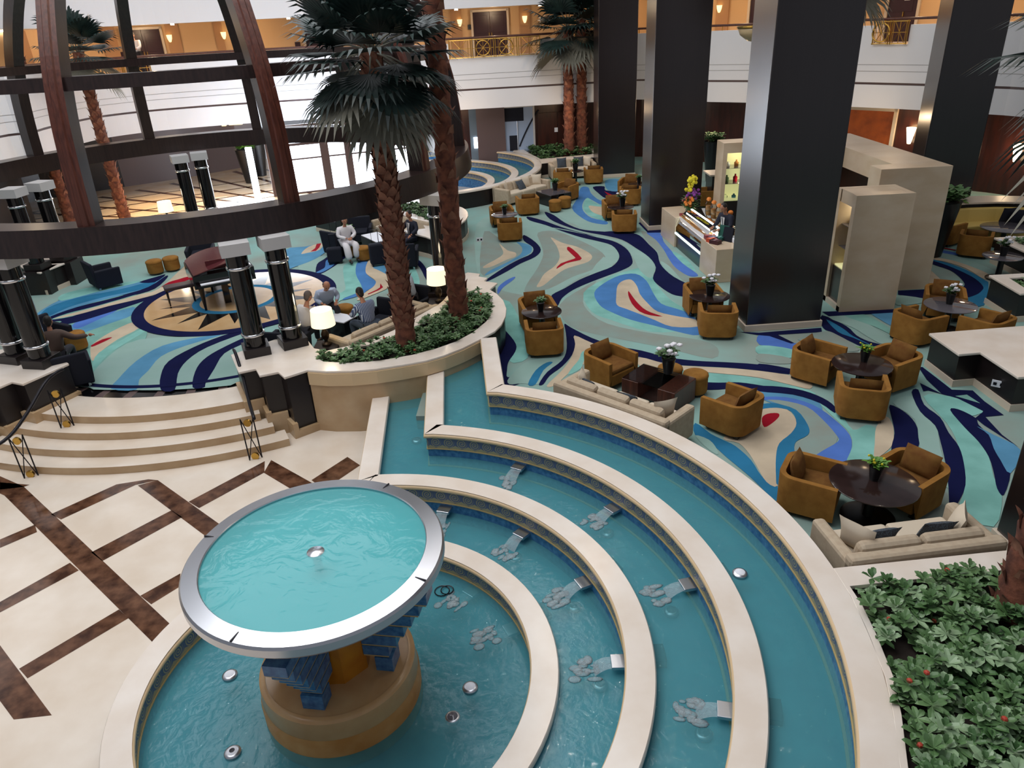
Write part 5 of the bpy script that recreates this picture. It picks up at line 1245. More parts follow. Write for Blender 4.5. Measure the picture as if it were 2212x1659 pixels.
# ------------------------------------------------------------------ coffee tables
def coffee(quad, h, label, glass='tableglass'):
    P = [at(*p, ZC+h) for p in quad]; c = sum((Vector((p.x, p.y)) for p in P), Vector((0, 0)))/4
    u = Vector((P[1].x-P[0].x, P[1].y-P[0].y)); v = Vector((P[3].x-P[0].x, P[3].y-P[0].y)); L0, D0 = u.length, v.length
    t = empty('coffee_table', (c.x, c.y, ZC+.02), atan2(u.y, u.x), label, 'table')
    for s in (-1, 1):
        mb = MB(); mb.box((s*(L0/2-.17), 0, h/2), (.34, D0, h-.01)); mb.build('wood_block', 'redwood' if glass == 'glass' else 'tableleg', t, bevel=.008)
    mb = MB(); mb.box((0, 0, h+.004), (L0-.02, D0-.02, .018)); mb.build('glass_top', glass, t)
    mb = MB(); mb.box((0, 0, .09), (L0-.6, D0*.8, .03)); mb.build('shelf', 'tabletop', t)
    return c, h
c, h = coffee(((1338, 816), (1452, 850), (1510, 823), (1396, 788)), .42, 'dark wooden coffee table with a glass top in front of the long beige sofa', 'glass')
pt = at(1443, 806, ZC+.45); pot('w', (pt.x, pt.y, ZC+.455), 'large white flowering pot on the glass coffee table', 1.45)
c, h = coffee(((1168, 425), (1212, 417), (1222, 408), (1180, 412)), .42, 'dark coffee table with a pale reflecting top in front of the far curved sofa')
pt = at(1199, 411, ZC+.45); pot('g', (pt.x, pt.y, ZC+.455), 'bright green pot on the far coffee table', 1.35)
pt = at(1243, 366, ZC+.45); 
table(1243, 370, 'small dark table between the two farthest armchairs', .34, plant='g', plb='tall dark plant pot between the two farthest armchairs', ps=1.5)
c, h = coffee(((800, 528), (838, 520), (828, 500), (792, 508)), .44, 'white topped coffee table behind the suitcases', 'paper')
c, h = coffee(((728, 706), (758, 690), (742, 672), (712, 688)), .42, 'low table with white papers among the three seated men', 'paper')
pt = at(768, 500, ZC+.45); pot('g', (pt.x-.3, pt.y, ZC+.02), 'green plant between the white robe and the white table', 2.0)

# ------------------------------------------------------------------ dark lounge chairs of the round lounge
def dark_chair():
    t = empty('dark_armchair', (0, 0, 0))
    mb = MB()
    def slab(x0, x1, y0, y1, z0, z1, dx=0, dy=0):
        mb2 = MB(); vs = [(x0, y0, z0), (x1, y0, z0), (x1, y1, z0), (x0, y1, z0), (x0+dx, y0+dy, z1), (x1+dx, y0+dy, z1), (x1+dx, y1+dy, z1), (x0+dx, y1+dy, z1)]
        mb2.add(vs, [(3, 2, 1, 0), (4, 5, 6, 7), (0, 1, 5, 4), (1, 2, 6, 5), (2, 3, 7, 6), (3, 0, 4, 7)]); return mb2
    slab(-.36, .36, .26, .36, .08, .78, 0, .07).build('backrest', 'charcoal', t, bevel=.03)
    for s in (-1, 1): slab(s*.32-.05, s*.32+.05, -.34, .34, .06, .56, s*.05, 0).build('armrest', 'charcoal', t, bevel=.025)
    slab(-.28, .28, -.33, .28, .14, .36).build('seat', 'charcoal', t, bevel=.03)
    slab(-.26, .26, -.34, .24, .36, .43).build('seat_cushion', 'charcoal', t, bevel=.03)
    for sx in (-1, 1):
        for sy in (-1, 1): mb = MB(); mb.box((sx*.27, sy*.28, .04), (.05, .05, .1)); mb.build('foot', 'steel', t)
    return t
dk = dark_chair()
for i, (b, f, lb) in enumerate([((708, 503), (735, 497), 'dark armchair left of the person in white, nearest the entrance glow'), ((868, 530), (874, 512), 'dark armchair seen from behind right of the nearest palm trunk'), ((842, 648), (818, 664), 'dark armchair beyond the man in a striped shirt'), ((902, 618), (884, 630), 'dark armchair right of the nearest palm trunk beside the lamp table'),
    ((186, 570), (240, 560), 'dark armchair under the ring beam beside the left low wall'), ((70, 690), (96, 698), 'dark armchair at left behind the black column pair'), ((140, 772), (128, 732), 'dark armchair seen from behind with the man in a brown jacket'), ((596, 722), (620, 706), 'dark armchair by the column pair with the white shirted man'), ((775, 470), (770, 490), 'dark armchair behind the person in white'), ((430, 515), (424, 535), 'dark armchair under the ring beam behind the piano')]):
    chair(b, f, lb, dk, 'dark armchairs of the round lounge', .76, 'armchair', .8)
# ------------------------------------------------------------------ table lamps
def lamp():
    t = empty('table_lamp', (0, 0, 0))
    mb = MB(); mb.lathe([(0, 0), (.10, 0), (.10, .03), (.05, .05), (.03, .09), (.075, .16), (.085, .24), (.05, .32), (.03, .36), (.045, .38), (.02, .40), (.015, .50)], 20); mb.build('base', 'brass' if False else mat('dark_bronze', (58, 46, 34), .3, metal=.7), t, smooth=True)
    mb = MB(); mb.lathe([(.245, .43), (.215, .77)], 32); mb.lathe([(.215, .77), (.03, .77)], 32); mb.build('lamp_shade', 'shade', t, smooth=True)
    return t
lp = lamp()
for i, (px, py, z, lb) in enumerate([(706, 744, ZT-.15, 'lit table lamp with white shade beside the column pair, nearest one'), (949, 650, ZT-.05, 'lit table lamp with white shade behind the middle palm trunk'), (366, 484, ZT, 'lit table lamp whose shade peeks over the ring beam at left')]):
    o = lp if i == 0 else copy_tree(lp); c = at(px, py, z); o.location = (c.x, c.y, z); tag(o, lb, 'lamp', 'table lamps of the lounge')
    point('lamp_light', (c.x, c.y, z+.95), 14, (1, .84, .6), .12)
    mb = MB(); mb.box((c.x, c.y, z/2+ZC/2+.0), (.5, .5, z-ZC-.01)); mb.build('lamp_stand', 'blackpanel', label=['dark lamp pedestal beside the column pair', 'dark lamp pedestal behind the middle palm trunk', 'dark lamp pedestal behind the ring beam'][i], cat='pedestal')
# ------------------------------------------------------------------ grand piano and bench
p0 = at(462, 664, ZC); t = empty('grand_piano', (p0.x+.15, p0.y+.55, ZC+.02), R(28), 'dark grand piano with raised red-brown lid on the compass rose', 'piano')
outl = [(-.75, -.75), (.75, -.75), (.75, -.35)]+[XY(p) for p in spline([(.75, -.35, 0), (.72, .1, 0), (.45, .5, 0), (.25, .95, 0), (-.1, 1.2, 0), (-.5, 1.15, 0), (-.75, .85, 0)], 5)]
mb = MB(); mb.prism(outl, .62, .95); mb.build('case', 'piano', t, bevel=.01)
mb = MB(); mb.box((0, -.85, .72), (1.4, .24, .05)); kb = mb.build('key_bed', 'piano', t)
mb = MB(); mb.box((0, -.86, .755), (1.22, .14, .02)); mb.build('keys', 'paper', kb)
mb = MB(); mb.prism([(x*.98, y) for x, y in outl], .0, .02); ld = mb.build('lid', 'pianored', t); ld.location = (0, 0, 1.12); ld.rotation_euler.y = R(-12)
mb = MB(); mb.box((0, -.4, 1.08), (.7, .02, .24)); mb.build('music_stand', 'pianored', t)
for x, y in ((-.6, -.6), (.6, -.6), (-.2, .85)):
    mb = MB(); mb.lathe([(.03, 0), (.035, .1), (.06, .45), (.075, .62)], 12, (x, y, 0)); mb.build('leg', 'piano', t, smooth=True)
mb = MB(); mb.box((0, -.3, .3), (.16, .12, .6)); mb.build('pedal_lyre', 'piano', t)
bq = at(395, 655, ZC); t = empty('piano_bench', (bq.x, bq.y, ZC+.02), R(28), 'dark padded piano bench on the compass rose', 'bench')
mb = MB(); mb.box((0, 0, .46), (.72, .36, .10)); mb.build('seat', mat('dark_leather', (58, 46, 50), .4), t, bevel=.03)
for sx in (-1, 1):
    for sy in (-1, 1): mb = MB(); mb.lathe([(.015, 0), (.028, .42)], 8, (sx*.31, sy*.14, 0)); mb.build('leg', 'piano', t)
# ------------------------------------------------------------------ suitcases
def suitcase(px, py, rz, lb, h=.62):
    c = at(px, py, ZC); t = empty('suitcase', (c.x, c.y, ZC+.02), rz, lb, 'suitcase', 'black suitcases')
    mb = MB(); mb.box((0, 0, h/2+.04), (.44, .26, h)); mb.build('body', 'charcoal', t, bevel=.05)
    mb = MB(); mb.tube([(-.1, .08, h), (-.1, .08, h+.42), (.1, .08, h+.42), (.1, .08, h)], .011, 6); mb.build('telescopic_handle', 'iron', t)
    for sx in (-1, 1): mb = MB(); mb.box((sx*.17, 0, .03), (.05, .2, .06)); mb.build('wheel', 'tableleg', t)
suitcase(818, 574, R(20), 'large black suitcase with raised handle left of the nearest palm trunk'); suitcase(726, 570, R(10), 'small black suitcase left of the two mustard stools', .45); suitcase(728, 545, R(14), 'dark suitcase behind the small black one by the person in white', .5)
# ------------------------------------------------------------------ stair handrails
def rail(pts, posts, lb):
    t = empty('stair_rail', (0, 0, 0), 0, lb, 'handrail', 'iron rails of the stairs')
    V = [at(px, py, z) for px, py, z in pts]
    mb = MB(); mb.tube(spline(V, 4), .03, 8); mb.build('rail', 'iron', t, smooth=True)
    for (a, b) in posts:
        A, B = at(*a), at(*b); u = Vector((B.x-A.x, B.y-A.y, 0)); 
        mb = MB(); d = Vector((.10, .04, 0))
        B = Vector((A.x, A.y, B.z))
        for s in (-1, 1): mb.tube([A+d*s, B+d*s], .012, 6)
        mb.tube([A-d, B+d], .009, 6); mb.tube([A+d, B-d], .009, 6); mb.build('baluster', 'iron', t)
        for zz in (A.z+.06, B.z-.1):
            mb = MB(); mb.lathe([(0, -.02), (.07, -.02), (.07, .02), (0, .02)], 16, T=Matrix.Translation((A.x, A.y, zz)) @ Matrix.Rotation(R(90), 4, 'X')); mb.build('brass_rosette', 'brass', t)
rail([(-30, 975, .95), (20, 943, 1.0), (60, 890, 1.15), (95, 830, 1.38), (120, 806, 1.5), (136, 798, 1.5)], [((68, 1030, 0), (40, 945, .85)), ((146, 922, .45), (116, 838, 1.25))], 'dark iron stair rail with brass rosettes at the left of the steps')
rail([(549, 905, 1.0-.1), (538, 868, 1.0), (525, 815, 1.15), (511, 770, 1.42), (505, 755, 1.48)], [((553, 991, 0), (545, 900, .85))], 'dark iron stair rail at the right of the steps by the planter end')
# red rope post at the far left
c = at(42, 655, ZC); t = empty('rope_barrier', (c.x, c.y, ZC), 0, 'brass post with dark red rope at the left edge under the ring beam', 'rope barrier')
mb = MB(); mb.lathe([(0, 0), (.14, 0), (.13, .03), (.025, .05), (.025, .9), (.045, .93), (0, .97)], 14); mb.build('post', 'brass', t, smooth=True)
mb = MB(); mb.tube([(-.6+.1*i, .1, .85-.38*sin(pi*i/12)) for i in range(7)], .05, 8); mb.build('rope', 'redrug', t, smooth=True)
# power sockets on the dark low walls
for px, py, z, lb in ((2157, 828, .95, 'white power socket on the dark low wall at the right edge'), (1036, 517, .95, 'white power socket on the far planter wall by the zigzag edge')):
    c = at(px, py, z); v = Vector((c.x, c.y, 0)).normalized(); c = c-v*.03
    mb = MB(); mb.box((0, 0, 0), (.20, .02, .12)); 
    for s in (-1, 1): mb.box((s*.05, -.012, 0), (.05, .01, .05), 0, 1)
    o = mb.build('power_socket', ['paper', 'iron'], label=lb, cat='socket', loc=c); o.rotation_euler.z = R(-40) if px > 2000 else R(10)
# ------------------------------------------------------------------ shrub beds
def area_of(P): return abs(sum(P[i-1][0]*P[i][1]-P[i][0]*P[i-1][1] for i in range(len(P))))/2
def bedfoliage(poly, z, dens, ln, wd, mats, label, hmax=.22, seed=1, red=0, clip=None):
    random.seed(seed); mb = MB(); x0, x1 = min(p[0] for p in poly), max(p[0] for p in poly); y0, y1 = min(p[1] for p in poly), max(p[1] for p in poly)
    n = int(area_of(poly)*dens); k = 0; tries = 0
    while k < n and tries < n*30:
        tries += 1; p = (random.uniform(x0, x1), random.uniform(y0, y1))
        if not inside(p, poly): continue
        if clip and not clip(p): continue
        k += 1; zz = z+random.uniform(.02, hmax); r = random.random()
        leafset(mb, (p[0], p[1], zz), random.randint(6, 9), ln, wd, random.uniform(.1, .7), 0 if r < .62 else 1)
        if random.random() < .7: leafset(mb, (p[0], p[1], zz+.03), 4, ln*.7, wd*.7, .95, 0)
        if random.random() < red: mb.sphere((p[0], p[1], zz+.06), (.03, .03, .02), 6, 4, 2)
    return mb.build('shrub_foliage', mats, label=label, cat='shrubs', kind='stuff')
LM = ['leaf', 'leaf_pale', 'red_flower']
bedfoliage([(p[0], p[1]) for p in bedh], ZT-.14, 84, .15, .07, LM, 'dense green leafy shrubs in the stone edged bed nearest the camera', .26, 3, .05, lambda p: p[1] > .8 and p[0] < 8)
bedfoliage(NH, ZT-.14, 95, .12, .065, ['leaf', 'leaf_far', 'red_flower'], 'green leafy shrubs round the two palm trunks in the curved planter', .24, 4, .02)
FNH = [fary(p) for p in NH]
bedfoliage(FNH, ZT-.14, 45, .14, .08, ['leaf_far', 'leaf', 'red_flower'], 'green shrubs in the far planter behind the man in a suit', .22, 5, .0)
bedfoliage([(p[0], p[1]) for p in fbedh], ZT-.14, 26, .20, .11, ['leaf_far', 'leaf', 'red_flower'], 'green shrubs under the two far palms', .34, 6, .0)
bedfoliage(rh2, ZT-.14, 60, .14, .07, ['leaf', 'leaf_pale', 'red_flower'], 'low green shrub in the middle planter box at the right edge', .2, 7)
bedfoliage(rh3, ZT-.14, 60, .14, .07, ['leaf', 'leaf_pale', 'red_flower'], 'low green shrub in the farthest planter box at the right edge', .2, 8)
# ------------------------------------------------------------------ fan palms
def crown(t, n, ln, seed, elmin=-65, elmax=80, dry=.18):
    rnd = random.Random(seed)
    for i in range(n):
        f = (i+.5)/n; az = i*2.399963+rnd.uniform(-.2, .2); el = R(elmin+(elmax-elmin)*f**.9+rnd.uniform(-8, 8))
        d = Vector((cos(az)*cos(el), sin(az)*cos(el), sin(el))); s = Vector((-sin(az), cos(az), 0)); u = s.cross(d)
        pl = ln*rnd.uniform(.85, 1.1); p0 = d*.05; p1 = d*pl*.45-Vector((0, 0, .06*pl)); 
        mb = MB(); mb.tube([p0, p0.lerp(p1, .5)+Vector((0, 0, .03)), p1], [.022, .016, .011], 5, 1)
        nb = 19; bl = pl*.62
        for k in range(nb):
            a = R(-88+176*k/(nb-1)); dd = d*cos(a)+s*sin(a); l = bl*(.72+.28*cos(a))*rnd.uniform(.9, 1.05); sd = dd.cross(u).normalized(); w = l*.075
            q1 = p1+dd*l*.45+u*.02; q2 = p1+dd*l*.8-Vector((0, 0, l*.06)); q3 = p1+dd*l-Vector((0, 0, l*.20))
            mb.add([p1, q1+sd*w, q1+u*.012, q1-sd*w, q2+sd*w*.5, q2-sd*w*.5, q3], [(0, 2, 1), (0, 3, 2), (1, 2, 4), (2, 5, 4), (2, 3, 5), (4, 5, 6)])
        mb.build('palm_frond', ['frond_dry' if f < dry else 'frond', 'frond_dry'], t)
def palm(base, ztop, r0, r1, label, crown_n=34, ln=1.35, seed=1, bracts=0, elmin=-65, zb=1.1, smooth_to=.0):
    t = empty('fan_palm', (base[0], base[1], zb), 0, label, 'palm tree', 'fan palms of the atrium'); h = ztop-zb; rnd = random.Random(seed)
    mb = MB(); n = int(h/.12); seg = 16; prof = []
    for i in range(n+1):
        f = i/n; r = r0+(r1-r0)*f; r *= 1+.07*((i % 3) == 0)-.03*((i % 3) == 1)
        if f < .03: r *= 1.12
        prof.append((r, h*f))
    mb.lathe(prof, seg)
    mb.v = [(x*(1+rnd.uniform(-.05, .05)), y*(1+rnd.uniform(-.05, .05)), z+rnd.uniform(-.02, .02)) for x, y, z in mb.v]
    mb.build('trunk', 'trunk', t, angle=35)
    if bracts:
        mb = MB()
        for i in range(bracts):
            f = smooth_to+(1-smooth_to)*i/bracts; z = h*f; a = i*2.399963; r = r0+(r1-r0)*f; d = Vector((cos(a), sin(a), 0)); s = Vector((-sin(a), cos(a), 0)); w = rnd.uniform(.08, .13); o = rnd.uniform(.03, .08)
            p = d*r*.98+Vector((0, 0, z))
            mb.add([p-s*w, p+s*w, p+s*w*.55+d*o*.6+Vector((0, 0, .12)), p-s*w*.55+d*o*.6+Vector((0, 0, .12)), p+d*(o+.03)+Vector((0, 0, .19)), p+d*.0+Vector((0, 0, .12))], [(0, 1, 2, 3), (3, 2, 4), (2, 1, 5), (0, 3, 5), (3, 4, 5), (4, 2, 5)])
        mb.build('leaf_base', 'bract', t)
    if crown_n:
        c = empty('crown', (0, 0, h)); c.parent = t; CH.setdefault(t.name, []).append(c)
        before = set(o.name for o in bpy.data.objects); crown(c, crown_n, ln, seed, elmin)
    return t
P1 = XY(at(879, 752, 1.2)); P2 = XY(at(992, 692, 1.2))
palm(P1, zat(P1, 812, 110), .19, .17, 'fan palm with a full dark crown in the curved planter', 46, 1.55, 11, 230, -72, smooth_to=.10)
palm(P2, 10.2, .20, .17, 'tall reddish palm trunk rising out of view in the curved planter', 26, 1.6, 12, 90, -30)
q = XY(at(1230, 337, 1.2)); palm(q, zat(q, 1222, 62), .24, .19, 'slim palm in the far bed, left one of the two', 26, 2.1, 13, 70, -60)
q = XY(at(1257, 331, 1.2)); palm(q, zat(q, 1256, 40), .24, .19, 'slim palm in the far bed, right one of the two beside the column', 26, 2.1, 14, 70, -60)
q = XY(at(272, 478, ZC)); palm(q, zat(q, 190, 112), .20, .17, 'palm behind the dome rib at left whose crown shows over the upper ring', 24, 1.7, 15, 120, -45, ZC)
q = XY(at(152, 478, ZC)); palm(q, 10.5, .20, .17, 'palm trunk behind the dome rib at the left edge, crown out of view', 18, 2.0, 16, 120, -20, ZC)
q = XY(at(2212, 1318, 1.2)); palm(q, zat(q, 2560, 40), .27, .24, 'palm with shaggy trunk in the nearest plant bed at the right edge', 34, 1.45, 17, 110, -70)
q = XY(at(1752, 600, ZC)); q = (8.3, 20.2); palm(q, 8.1, .2, .17, 'palm hidden behind the widest column with fronds showing at its top right', 26, 2.2, 18, 60, -55, ZC)
# ------------------------------------------------------------------ tall pots
def tallpot(p, h, r, lb, seed, leaf='leaf_bright', n=40, ll=.22):
    t = empty('tall_planter', (p[0], p[1], ZC), 0, lb, 'plant pot', 'tall dark plant pots'); mb = MB(); mb.lathe([(0, .02), (r*.55, .02), (r, h), (r*.9, h), (r*.85, h-.08), (0, h-.08)], 24); mb.build('pot', 'pot', t, angle=40)
    random.seed(seed); mb = MB()
    for i in range(n):
        a = random.random()*6.28; q = random.random()**.5*r*.9; leafset(mb, (q*cos(a), q*sin(a), h+random.uniform(-.02, .22)), 6, ll, ll*.45, .5)
    mb.build('foliage', leaf, t)
q = XY(at(543, 395, ZC)); tallpot(q, 1.55, .45, 'huge dark tapered pot with bright green plant beside the entrance glow', 1)
q = XY(at(566, 380, ZC)); tallpot(q, 1.5, .42, 'second huge dark pot behind the first beside the entrance glow', 2)
q = (11.6, 19.3); tallpot(q, 1.5, .5, 'large dark pot with drooping green plant right of the tall marble kiosk wall', 3, 'leaf', 60, .34)
q = (8.6, 30.5); tallpot(q, 1.6, .4, 'dark pot with a round clipped plant against the walnut wall', 4, 'leaf_far', 50, .2)
bedfoliage([XY(at(*p, ZC+.95)) for p in ((2040, 432), (2070, 421), (2090, 436), (2060, 446))], ZC+.95, 60, .16, .09, ['leaf_bright', 'leaf', 'red_flower'], 'small green shrub on the ledge right of the tall marble kiosk wall', .2, 9)
# ------------------------------------------------------------------ people
def skinmesh(name, verts, edges, radii, m, parent, sub=1, extra=None):
    bm = bmesh.new(); lay = bm.verts.layers.skin.verify(); vs = [bm.verts.new(v) for v in verts]
    for i, v in enumerate(vs):
        r = radii[i]; v[lay].radius = r if isinstance(r, tuple) else (r, r); v[lay].use_root = (i == 0)
    for a, b in edges: bm.edges.new((vs[a], vs[b]))
    me = bpy.data.meshes.new('tmp'); bm.to_mesh(me); bm.free()
    o = bpy.data.objects.new('tmp', me); col.objects.link(o)
    md = o.modifiers.new('s', 'SKIN'); md.use_smooth_shade = True
    ss = o.modifiers.new('d', 'SUBSURF'); ss.levels = sub; ss.render_levels = sub
    dg = bpy.context.evaluated_depsgraph_get(); ev = o.evaluated_get(dg); me2 = bpy.data.meshes.new_from_object(ev)
    mb = MB(); mb.v = [tuple(v.co) for v in me2.vertices]; mb.f = [tuple(p.vertices) for p in me2.polygons]; mb.mi = [0]*len(mb.f)
    bpy.data.objects.remove(o); bpy.data.meshes.remove(me); bpy.data.meshes.remove(me2)
    if extra: extra(mb)
    return mb.build(name, m if isinstance(m, list) else [m], parent, smooth=True)
def person(p, head, label, shirt, trouser, hair, skin='skin', lean=8, arms=None, z0=ZC+.02, bald=False, robe=False, stand=False, yaw=0, seat=.44, tie=False, long=False):
    """arms: [(elbow, wrist) left, right] in local coordinates; the figure faces -y"""
    t = empty('person', (p[0], p[1], z0), head, label, 'person')
    L = R(lean); hz = .95 if stand else seat+.10
    def up(x, y, z): # upper body leaning forward about the hips
        zz = z; return (x, y*cos(L)-zz*sin(L), hz+zz*cos(L)+y*sin(L))
    pel = (0, 0, hz); wai = up(0, 0, .18); che = up(0, .0, .36); nek = up(0, -.01, .52); hd = up(0, -.04, .62)
    sh = [up(-.185, 0, .44), up(.185, 0, .44)]
    if arms is None: arms = [((-.26, -.22, hz+.22), (-.15, -.45, hz+.16)), ((.26, -.22, hz+.22), (.15, -.45, hz+.16))]
    if stand: legs = [((s*.09, 0, hz-.02), (s*.10, -.02, .50), (s*.10, .02, .09), (s*.11, -.12, .04)) for s in (-1, 1)]
    else: legs = [((s*.10, -.02, hz-.02), (s*.15, -.46, seat+.09), (s*.13, -.48+.05*s, .10), (s*.13, -.62+.05*s, .05)) for s in (-1, 1)]
    V = [pel, wai, che, nek, hd]; E = [(0, 1), (1, 2), (2, 3), (3, 4)]; Rr = [(.09, .07), (.08, .06), (.085, .055), .05, .056]
    for i in (0, 1):
        k = len(V); V += [sh[i], arms[i][0], arms[i][1]]; E += [(2, k), (k, k+1), (k+1, k+2)]; Rr += [.045, .038, .03]
        k = len(V); V += list(legs[i]); E += [(0, k), (k, k+1), (k+1, k+2), (k+2, k+3)]; Rr += [.065, .05, .038, .035]
    def extra(mb):
        T = Matrix.Translation(Vector(up(0, -.05, .70))) @ Matrix.Rotation(R(yaw), 4, 'Z') @ Matrix.Rotation(L*1.2, 4, 'X')
        mb.sphere((0, 0, 0), (.075, .093, .115), 14, 10, T=T); mb.sphere((0, -.092, -.015), (.013, .022, .022), 7, 5, T=T)
        for s in (-1, 1): mb.sphere((s*.076, .01, -.01), (.012, .022, .032), 7, 5, T=T)
        mb.sphere((0, -.082, -.055), (.026, .012, .008), 7, 4, T=T)
        for i in (0, 1):
            e, w = Vector(arms[i][0]), Vector(arms[i][1]); d = (w-e).normalized(); sd = d.cross(Vector((0, 0, 1))).normalized()
            mb.sphere(tuple(w+d*.045), .036, 8, 6)
            for q, (o, l) in enumerate(((-.027, .062), (-.009, .074), (.009, .070), (.027, .055))):
                a = w+d*.06+sd*o; mb.tube([a, a+d*l*.6, a+d*l-Vector((0, 0, .02))], [.0095, .009, .007], 6)
            a = w+d*.03+sd*(.034 if i == 0 else -.034); mb.tube([a, a+d*.035+sd*(.02 if i == 0 else -.02), a+d*.06+sd*(.018 if i == 0 else -.018)], [.011, .010, .008], 6)
    skinmesh('body', V, E, Rr, skin, t, 1, extra)
    # eyes
    T = Matrix.Translation(Vector(up(0, -.05, .70))) @ Matrix.Rotation(R(yaw), 4, 'Z') @ Matrix.Rotation(L*1.2, 4, 'X')
    mb = MB()
    for s in (-1, 1): mb.sphere((s*.03, -.083, .012), (.011, .008, .008), 6, 4, T=T)
    mb.build('eyes', 'hair_d', t)
    V2 = [pel, wai, che, up(0, 0, .475)]; E2 = [(0, 1), (1, 2), (2, 3)]; R2 = [(.18, .135), (.18, .13), (.20, .14), (.085, .08)]
    for i in (0, 1):
        k = len(V2); w = Vector(arms[i][0]).lerp(Vector(arms[i][1]), .92 if long else .85); V2 += [sh[i], arms[i][0], tuple(w)]; E2 += [(2, k), (k, k+1), (k+1, k+2)]; R2 += [.085, .064, .05]
    skinmesh('robe_top' if robe else 'jacket' if long else 'shirt', V2, E2, R2, shirt, t)
    V3 = [(0, 0, hz+.02)]; E3 = []; R3 = [(.165, .125)]
    for i in (0, 1):
        k = len(V3); V3 += list(legs[i])[:3]; E3 += [(0, k), (k, k+1), (k+1, k+2)]; R3 += [(.10), .08 if not robe else .11, .06 if not robe else .12]
    skinmesh('robe_skirt' if robe else 'trousers', V3, E3, R3, trouser, t)
    for i in (0, 1):
        a, b = Vector(legs[i][2]), Vector(legs[i][3]); mb = MB(); mb.sphere((0, 0, 0), (.045, .13, .045), 10, 6, T=Matrix.Translation((a+b)/2+Vector((0, -.02, 0)))); mb.build('shoe', 'hair_d', t, smooth=True)
    mb = MB()
    if bald:
        for s in (-1, 1): mb.sphere((s*.05, .045, .0), (.035, .05, .06), 9, 6, T=T)
        mb.sphere((0, .07, -.01), (.055, .03, .06), 9, 6, T=T)
    else: mb.sphere((0, .016, .028), (.082, .090, .102), 14, 9, T=T); mb.sphere((0, .045, -.02), (.07, .055, .08), 10, 7, T=T)
    mb.build('hair', hair, t, smooth=True)
    if tie:
        mb = MB(); fr = [up(0, -.135, .46), up(0, -.150, .30), up(0, -.135, .12)]
        a, b, c = (Vector(q) for q in fr); mb.add([a+Vector((-.07, .02, .0)), a+Vector((.07, .02, 0)), b+Vector((.05, 0, 0)), c+Vector((.025, -.01, 0)), c+Vector((-.025, -.01, 0)), b+Vector((-.05, 0, 0))], [(0, 1, 2, 5), (5, 2, 3, 4)]); mb.build('shirt_front', 'shirt_w', t)
        mb = MB(); a, b, c = (q+Vector((0, -.012, 0)) for q in (a, b, c)); mb.add([a+Vector((-.015, 0, 0)), a+Vector((.015, 0, 0)), c+Vector((.02, -.01, 0)), c+Vector((-.02, -.01, 0))], [(0, 1, 2, 3)]); mb.build('tie', 'suit', t)
    return t
def hd(p, px, py, z=1.0):
    q = at(px, py, z); return atan2(q.y-p[1], q.x-p[0])+pi/2
s = XY(at(800, 712, 1.05)); person(s, hd(s, 735, 690), 'man in a blue striped shirt sitting on the tan sofa, seen from behind', 'stripe', 'jeans', 'hair_d', lean=14, long=False)
s = XY(at(706, 668, 1.05)); person(s, hd(s, 735, 705), 'bald man in a pale blue shirt leaning forward over the low table', 'shirt_b', 'trouser', 'hair_g', lean=32, bald=True)
s = XY(at(662, 722, 1.05)); person(s, hd(s, 735, 690), 'grey haired man in a white shirt beside the black column pair', 'shirt_w', 'trouser', 'hair_g', lean=16)
s = XY(at(893, 517, 1.1)); person(s, hd(s, 820, 545), 'man in a dark suit and tie sitting on the far beige sofa', 'suit', 'suit', 'hair_d', lean=2, long=True, tie=True, arms=[((-.30, -.05, .82), (-.30, -.32, .70)), ((.30, -.05, .82), (.30, -.30, .70))])
s = XY(at(748, 528, 1.1)); person(s, hd(s, 790, 560), 'person in a long white robe sitting under the ring beam', 'robe', 'robe', 'robe', lean=10, robe=True, long=True, arms=[((-.27, -.15, .78), (-.06, -.36, .72)), ((.27, -.15, .78), (.06, -.36, .72))])
s = XY(at(128, 778, 1.05)); person(s, hd(s, 185, 700), 'man in a brown jacket leaning back in the dark chair at left', 'brownjacket', 'trouser', 'hair_d', lean=6, long=True, arms=[((-.42, .02, .86), (-.62, -.2, .80)), ((.36, -.15, .78), (.42, -.42, .86))])
s = XY(at(893, 652, 1.05)); person(s, hd(s, 800, 660), 'person in blue mostly hidden behind the nearest palm trunk', 'shirt_b', 'trouser', 'hair_d', lean=10)
person((6.0, 19.35), hd((6.0, 19.35), 1480, 520, 1.6), 'woman in a dark jacket serving behind the pastry counter', 'suit', 'trouser', 'hair_d', lean=14, stand=True, long=True, tie=True, arms=[((-.25, -.16, 1.15), (-.14, -.42, 1.10)), ((.25, -.16, 1.15), (.14, -.42, 1.10))])
p, d = wall_at(286, 90, 1.0); q = off(BP, -1.0); best = min(q, key=lambda e: (e[0]-p.x)**2+(e[1]-p.y)**2)
person((best[0], best[1]), 0, 'tiny person in white standing on the upper balcony at left', 'shirt_w', 'trouser', 'hair_d', stand=True, lean=2, z0=5.5)
# ------------------------------------------------------------------ pastry counter and marble kiosk
KX, KY = 5.0, 22.85; kd = Vector((5.34-4.95, 17.98-22.81)); KL = kd.length; ka = atan2(kd.y, kd.x)
t = empty('pastry_counter', (4.95, 22.81, ZC), ka, 'pastry counter with glass display between two marble end blocks', 'counter')   # local +x runs towards the camera, +y to the right (behind the counter)
H1 = .88; DP = .95
mb = MB(); mb.box((.70, DP/2, H1/2), (1.40, DP, H1)); mb.build('marble_end_block', 'kiosk_stone', t, bevel=.01)
mb = MB(); mb.box(((3.66+KL)/2, DP/2, H1/2), (KL-3.66, DP, H1)); mb.build('marble_end_block', 'kiosk_stone', t, bevel=.01)
x0, x1 = 1.40, 3.66; xm = (x0+x1)/2; lx = x1-x0
mb = MB(); mb.box((xm, DP/2+.03, .21), (lx, DP-.06, .40)); mb.build('base_panel', 'column', t)
